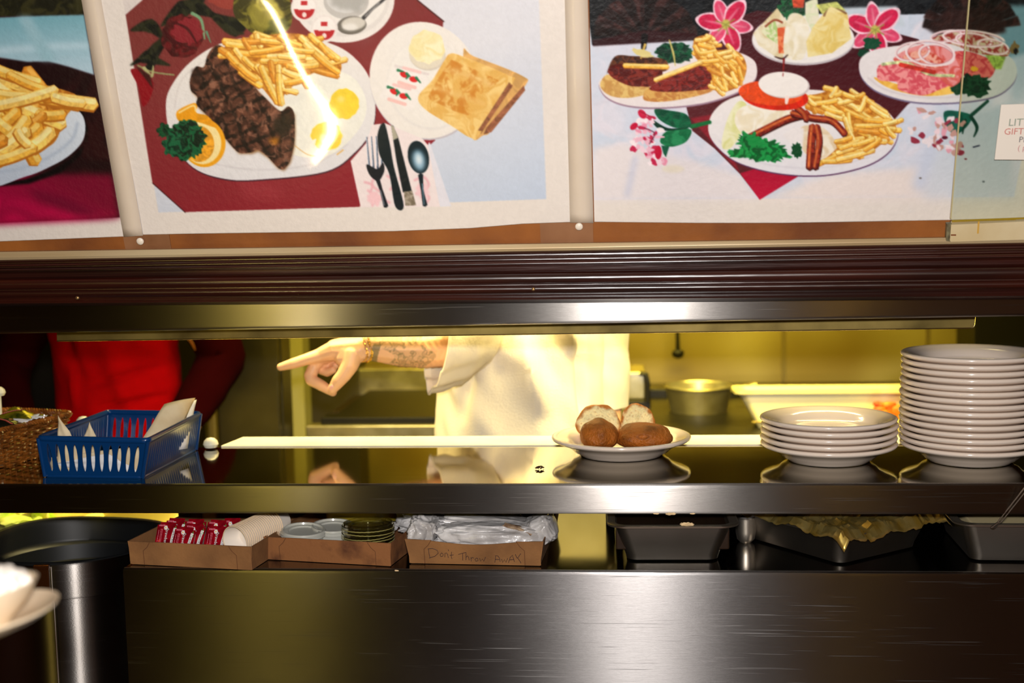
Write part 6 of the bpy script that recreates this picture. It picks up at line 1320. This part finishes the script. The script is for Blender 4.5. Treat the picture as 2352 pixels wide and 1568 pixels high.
# amber tub behind the lids
p = onY(835, 1206, .30); e = empty('amber_tub', (p.x, .30, LC+.0), 'round yellowish plastic tub behind the clear lids', 'tub'); bm = bmesh.new(); lathe(bm, [(0, .006), (.07, .006), (.078, .079), (.081, .082), (.076, .080), (.068, .012), (0, .012)], 48); bmobj('tub_body', bm, mat('amber_plastic', L(200, 176, 60), .3, coat=.4, alpha=.8), e)
# crumpled plastic bags in the right tray
bagm = mat('crumpled_white_plastic', L(216, 214, 214), .35, c2=L(170, 166, 164), nscale=16, bump=.35, bscale=40, coat=.3)
def crumple(name, c, s, rot, seed, label, amp=.22, m=bagm, sub=5):
    bm = bmesh.new(); ico(bm, 1, sub)
    for v in bm.verts:
        p = v.co.copy(); e_ = 2.0/3.2; q_ = Vector([math.copysign(abs(x_)**e_, x_) for x_ in p]); n_ = 0; f_ = 1.6; a_ = 1
        for k in range(4): n_ += a_*(1-abs(mnoise.noise(p*f_+Vector((seed*3.1, k*5, 0))))*2.4); f_ *= 1.9; a_ *= .5
        q_ = q_*(1+amp*(n_-.9)*.5); v.co = Vector((q_.x*s[0], q_.y*s[1], q_.z*s[2]))
    bmesh.ops.transform(bm, matrix=Matrix.Rotation(rot, 4, 'Y'), verts=bm.verts); zm = min(v.co.z for v in bm.verts)
    o = bmobj(name, bm, m, loc=c, angle=70); return tag(o, label, 'plastic bag', 'crumpled plastic bags in the right tray')
crumple('plastic_bag', onY(1128, 1227, .075), (.098, .030, .020), 0, 2, 'long folded white plastic bag along the front of the right tray', .26)
crumple('plastic_bag', onY(1120, 1212, .13), (.115, .045, .024), .05, 7, 'wide folded white plastic bag behind the front one in the right tray', .24)
crumple('plastic_bag', onY(972, 1218, .085), (.026, .040, .027), .3, 5, 'fluffy crumpled white bag at the left end of the right tray', .34)
crumple('plastic_bag', onY(1243, 1213, .10), (.028, .045, .027), -.4, 11, 'smooth bulging white bag end at the right of the tray', .14)
crumple('plastic_bag', onY(1060, 1195, .21), (.12, .05, .022), .0, 15, 'grey plastic bag at the back of the right tray', .3)
bm = bmesh.new(); pts = [onY(1160, 1206, .065), onY(1190, 1212, .055), onY(1222, 1226, .055)]
rg = tube(bm, [p-pts[0] for p in pts], [.009, .007, .006], 20, flat=.5)
for v in bm.verts: v.co += Vector(mnoise.noise_vector(v.co*160))*.0022
o = bmobj('bag_neck', bm, mat('tan_plastic', L(190, 166, 136), .5, c2=L(120, 92, 70), nscale=60), loc=pts[0]); tag(o, 'twisted tan bag neck lying across the white bags', 'plastic bag')
# steam table pans
pan_s = steel('steam_pan_steel', rough=.38, aniso=.4, col=(.42, .39, .35, 1), smudge=(.2, .17, .14, 1)); rim_s = mat('bright_pan_rim', (.75, .68, .58, 1), .36, 1); inside = mat('pan_inside', L(60, 50, 36), .35, .6)
def spanp(label, c, w2, d2, h, rz, tap=.85, rim=.010):
    e = empty('steam_pan', (c[0], c[1], LC+.0005), label, 'steam pan', 'steel pans under the shelf', rz); r = .022
    def rrr(w_, d_, z, r): return rr(-w_, w_, -d_, d_, z, r, 8)
    bm = bmesh.new(); loft(bm, [rrr(w2*tap-.012, d2*tap-.012, 0, r*.6), rrr(w2*tap-.003, d2*tap-.003, .003, r*.8), rrr(w2*tap, d2*tap, .012, r), rrr(w2*.97, d2*.97, h-.004, r), rrr(w2*.965, d2*.965, h-.004, r), rrr(w2*tap-.004, d2*tap-.004, .014, r), rrr(w2*tap-.014, d2*tap-.014, .004, r*.6)], True, True, True); bmobj('pan_wall', bm, pan_s, e)
    bm = bmesh.new(); loft(bm, [rrr(w2*.965, d2*.965, h-.004, r), rrr(w2+rim, d2+rim, h-.002, r+rim), rrr(w2+rim+.001, d2+rim+.001, h+.001, r+rim), rrr(w2+rim-.001, d2+rim-.001, h+.0025, r+rim), rrr(w2*.965, d2*.965, h+.001, r)], True); bmobj('rolled_rim', bm, rim_s, e); return e
h1 = onY(1540, 1208, .035).z-LC; xa, xb = onY(1405, 1210, .035).x, onY(1682, 1210, .035).x
p1 = spanp('steel steam pan with crumbs on its rim, left of the round steel cup', ((xa+xb)/2, .035+.13, 0), (xb-xa)/2, .13, h1, .02, .80)
bm = bmesh.new(); box(bm, -.10, .10, -.10, .10, .02, h1-.012, .004); bmobj('dark_contents', bm, mat('dark_sauce', L(40, 26, 16), .3), p1)
e = spanp('steel steam pan turned corner first and covered in crumpled foil', (onZ(1905, 1300, LC).x+.02, .20, 0), .118, .148, .058, radians(38), .86); p2 = e
h3 = onY(2300, 1205, .05).z-LC; xa = onY(2212, 1205, .05).x
p3 = spanp('steel steam pan at the right edge of the counter', (xa+.16, .05+.125, 0), .16, .125, h3, -.02, .88)
bm = bmesh.new(); box(bm, -.135, .135, -.105, .105, .02, h3-.006, .004); bmobj('pale_contents', bm, mat('cream_sauce', L(226, 208, 160), .5), p3)
# foil
foil = mat('crumpled_foil', L(255, 232, 150), .32, .92, c2=L(240, 200, 90), nscale=30)  # yellow lamp light on the foil is put into its gold colours
bm = bmesh.new(); n = 64; G = []
for j in range(n+1):
    r_ = []
    for i in range(n+1):
        x_, y_ = -.138+.276*i/n, -.17+.34*j/n; ex = max(0, abs(x_)-.124), max(0, abs(y_)-.154); p = Vector((x_, y_, 0)); k = 0; a_ = 1; f_ = 22
        for o_ in range(4): k += a_*(1-2*abs(mnoise.noise(Vector((x_, y_, .3*o_))*f_))); f_ *= 2; a_ *= .55
        z = .0645+.0065*k-(ex[0]+ex[1])*1.0; ed = (abs(y_) > .15 or abs(x_) > .12)
        r_.append(bm.verts.new((x_+(.006*mnoise.noise(Vector((y_*30, 1, 0))) if ed else 0), y_+(.008*mnoise.noise(Vector((x_*30, 4, 0))) if ed else 0), z+(.006*mnoise.noise(Vector((x_*40, y_*40, 9))) if ed else 0))))
    G.append(r_)
for j in range(n):
    for i in range(n): bm.faces.new((G[j][i], G[j][i+1], G[j+1][i+1], G[j+1][i]))
o = bmobj('foil_cover', bm, foil, loc=(p2.location.x, p2.location.y, LC), rot=(0, 0, radians(38)), angle=12); tag(o, 'crumpled gold-looking foil covering the cornerwise steam pan', 'foil'); md = o.modifiers.new('s', 'SOLIDIFY'); md.thickness = .0004
# round steel cup
e = empty('steel_cup', (onZ(1715, 1250, LC).x, .20, LC), 'small round steel cup between the two steam pans', 'cup'); hc = onY(1715, 1188, .19).z-LC
bm = bmesh.new(); lathe(bm, [(0, .0), (.010, .0), (.016, .006), (.0185, .02), (.0185, hc-.004), (.020, hc), (.018, hc), (.017, hc-.004), (.017, .02), (0, .01)], 40); bmobj('cup_body', bm, rim_s, e)
bm = bmesh.new(); lathe(bm, [(0, hc-.001), (.012, hc-.002), (.0168, hc-.006), (0, hc-.012)], 30); bmobj('white_filling', bm, jw, e)
# crumbs on the rim and the lower edge of the shelf front
crm = mat('dried_food', L(226, 196, 150), .8)
for i, (x_, y_, Y_, s_, lb) in enumerate(((1578, 1201, .030, .0062, 'largest dried crumb, sitting on the left steam pan rim'), (1540, 1178, .002, .0050, 'dried crumb stuck under the shelf front above the left steam pan'), (1507, 1180, .002, .0028, 'tiny dried crumb under the shelf front, left of the big one'), (1591, 1181, .002, .0026, 'tiny dried crumb under the shelf front, right of the big one'), (911, 1310, -.001, .0022, 'tiny pale crumb on the counter front edge below the middle tray'))):
    p = onY(x_, y_, Y_); bm = bmesh.new(); ico(bm, s_, 3, Matrix.Diagonal((1.9, .6, .55, 1)))
    for v in bm.verts: v.co += Vector(mnoise.noise_vector(v.co*400+Vector((i, 0, 0))))*s_*.35
    if i == 0: p.z = LC+h1+.0045; 
    if 0 < i < 4: p.z = 1.0995
    o = bmobj('food_crumb', bm, crm, loc=p); tag(o, lb, 'crumb', 'dried food crumbs')
# tongs
bm = bmesh.new()
A0, A1, A2 = onY(2292, 1198, .010), onY(2345, 1130, -.016), onY(2440, 1010, -.045); e = empty('serving_tongs', A0, 'thin steel tongs leaning over the shelf front at the right edge', 'tongs'); 
for dx, nm in ((0, 'arm'), (.0055, 'arm')):
    bm = bmesh.new(); tube(bm, [Vector((dx, 0, 0)), A1-A0+Vector((dx*1.2, 0, 0)), A2-A0+Vector((dx, 0, 0))], .0016, 8, flat=.7); bmobj(nm, bm, rim_s, e)
bm = bmesh.new(); tube(bm, [Vector((.003, 0, 0)), Vector((-.004, .012, -.012))], [.004, .006], 10, flat=.5); bmobj('tip', bm, rim_s, e)
# ================================================================ round bin
Rb = .190; bc = Vector((CX0-.012-Rb, .25, 0)); e = empty('round_bin', bc, 'round stainless steel bin with a black inside, left of the counter', 'bin')
binS = steel('bin_steel', rough=.34, aniso=1, scratch=.2, col=(.24, .225, .21, 1), smudge=(.15, .135, .12, 1))
binB = mat('black_bin_liner', L(15, 17, 19), .42, spec=.45); zr = .987
bm = bmesh.new(); lathe(bm, [(Rb-.012, .0), (Rb-.013, .02), (Rb-.013, zr-.064), (Rb-.015, zr-.066), (Rb-.017, zr-.07)], 96); bmobj('bin_shell', bm, binS, e)
bm = bmesh.new(); lathe(bm, [(Rb-.014, zr-.0685), (Rb-.002, zr-.068), (Rb-.001, zr-.064), (Rb-.001, zr-.004), (Rb-.003, zr-.002), (Rb-.006, zr-.004), (Rb-.006, zr-.066)], 96); bmobj('top_band', bm, binS, e)
bm = bmesh.new(); vs = lathe(bm, [(Rb-.004, zr-.006), (Rb-.003, zr+.001), (Rb-.006, zr+.003), (Rb-.012, zr+.001), (Rb-.016, zr-.012), (Rb-.018, zr-.044), (Rb-.021, zr-.048), (Rb-.026, zr-.052), (Rb-.030, zr-.082), (Rb-.048, zr-.090), (0, zr-.090)], 128)
for v in vs:
    a = atan2(v.co.y, v.co.x); r = sqrt(v.co.x**2+v.co.y**2)
    if r > Rb-.02: v.co.z += .004*sin(a*3+.6)*(1 if v.co.y > 0 else .3)
bmobj('black_liner', bm, binB, e)
an = atan2(-sqrt(max(0, Rb**2-(onY(97, 1340, .06).x-bc.x)**2)), onY(97, 1340, .06).x-bc.x)
bm = bmesh.new(); M_ = Matrix.Rotation(an, 4, 'Z'); box(bm, Rb-.004, Rb+.003, -.013, .013, zr-.05, zr-.004, .002, M=M_); box(bm, Rb-.008, Rb+.005, -.014, .014, zr-.008, zr+.001, .001, M=M_); bmobj('clasp', bm, mat('brown_clasp', L(110, 62, 30), .25, .9), e)
bm = bmesh.new(); M_ = Matrix.Rotation(an+.09, 4, 'Z'); tube(bm, [M_ @ Vector((Rb+.0005, 0, zr-.004)), M_ @ Vector((Rb+.0005, 0, zr-.068)), M_ @ Vector((Rb-.006, 0, zr-.075)), M_ @ Vector((Rb-.006, 0, .3))], .0012, 6); bmobj('seam', bm, rim_s, e)
# ================================================================ cup and saucer near the camera
st = Vector((onY(-52, 1430, -1.05).x, -1.05, 0)); sz = onY(-60, 1448, -1.05).z
e = empty('black_stand', (st.x-.03, st.y+.0, 0), 'narrow black stand under the saucer in the lower left corner', 'stand')
bm = bmesh.new(); box(bm, -.07, .045, -.07, .07, 0, .02, .004); bmobj('foot', bm, blk, e); bm = bmesh.new(); tube(bm, [(0, 0, .02), (0, 0, sz-.012)], .012, 16); bmobj('post', bm, blk, e); bm = bmesh.new(); lathe(bm, [(0, sz-.014), (.035, sz-.014), (.037, sz-.011), (.035, sz-.008), (0, sz-.008)], 32); bmobj('top_disc', bm, blk, e)
chn2 = mat('cream_china', L(226, 206, 176), .2, coat=.4)
bm = bmesh.new(); lathe(bm, [(0, .0), (.036, .0), (.040, .002), (.060, .008), (.0765, .0165), (.0775, .019), (.075, .0195), (.058, .012), (.034, .006), (0, .006)], 64)
tl = (0, radians(-8), 0)
o = bmobj('saucer', bm, chn2, loc=(st.x, st.y, sz-.004), rot=tl); tag(o, 'cream china saucer, out of focus in the lower left corner', 'saucer')
bm = bmesh.new(); lathe(bm, [(0, .0), (.022, .0), (.024, .004), (.040, .018), (.052, .034), (.0535, .037), (.051, .037), (.038, .020), (.02, .008), (0, .007)], 64)
o = bmobj('dessert_bowl', bm, chn2, loc=(st.x+.009, st.y, sz+.0045), rot=tl); tag(o, 'small cream china bowl on the saucer, lower left corner', 'bowl')
bm = bmesh.new()
for i in range(26):
    a = i*2.4; r_ = .0072*sqrt(i); ico(bm, .013-.0002*i, 3, Matrix.Translation((r_*cos(a), r_*sin(a), .036+.010*(1-i/26)+.002*random.random())))
for v in bm.verts: v.co += Vector(mnoise.noise_vector(v.co*60))*.003
o = bmobj('whipped_cream', bm, mat('whipped_cream', L(240, 232, 220), .6), loc=(st.x+.012, st.y, sz+.004)); tag(o, 'white whipped cream heaped in the small bowl', 'cream')
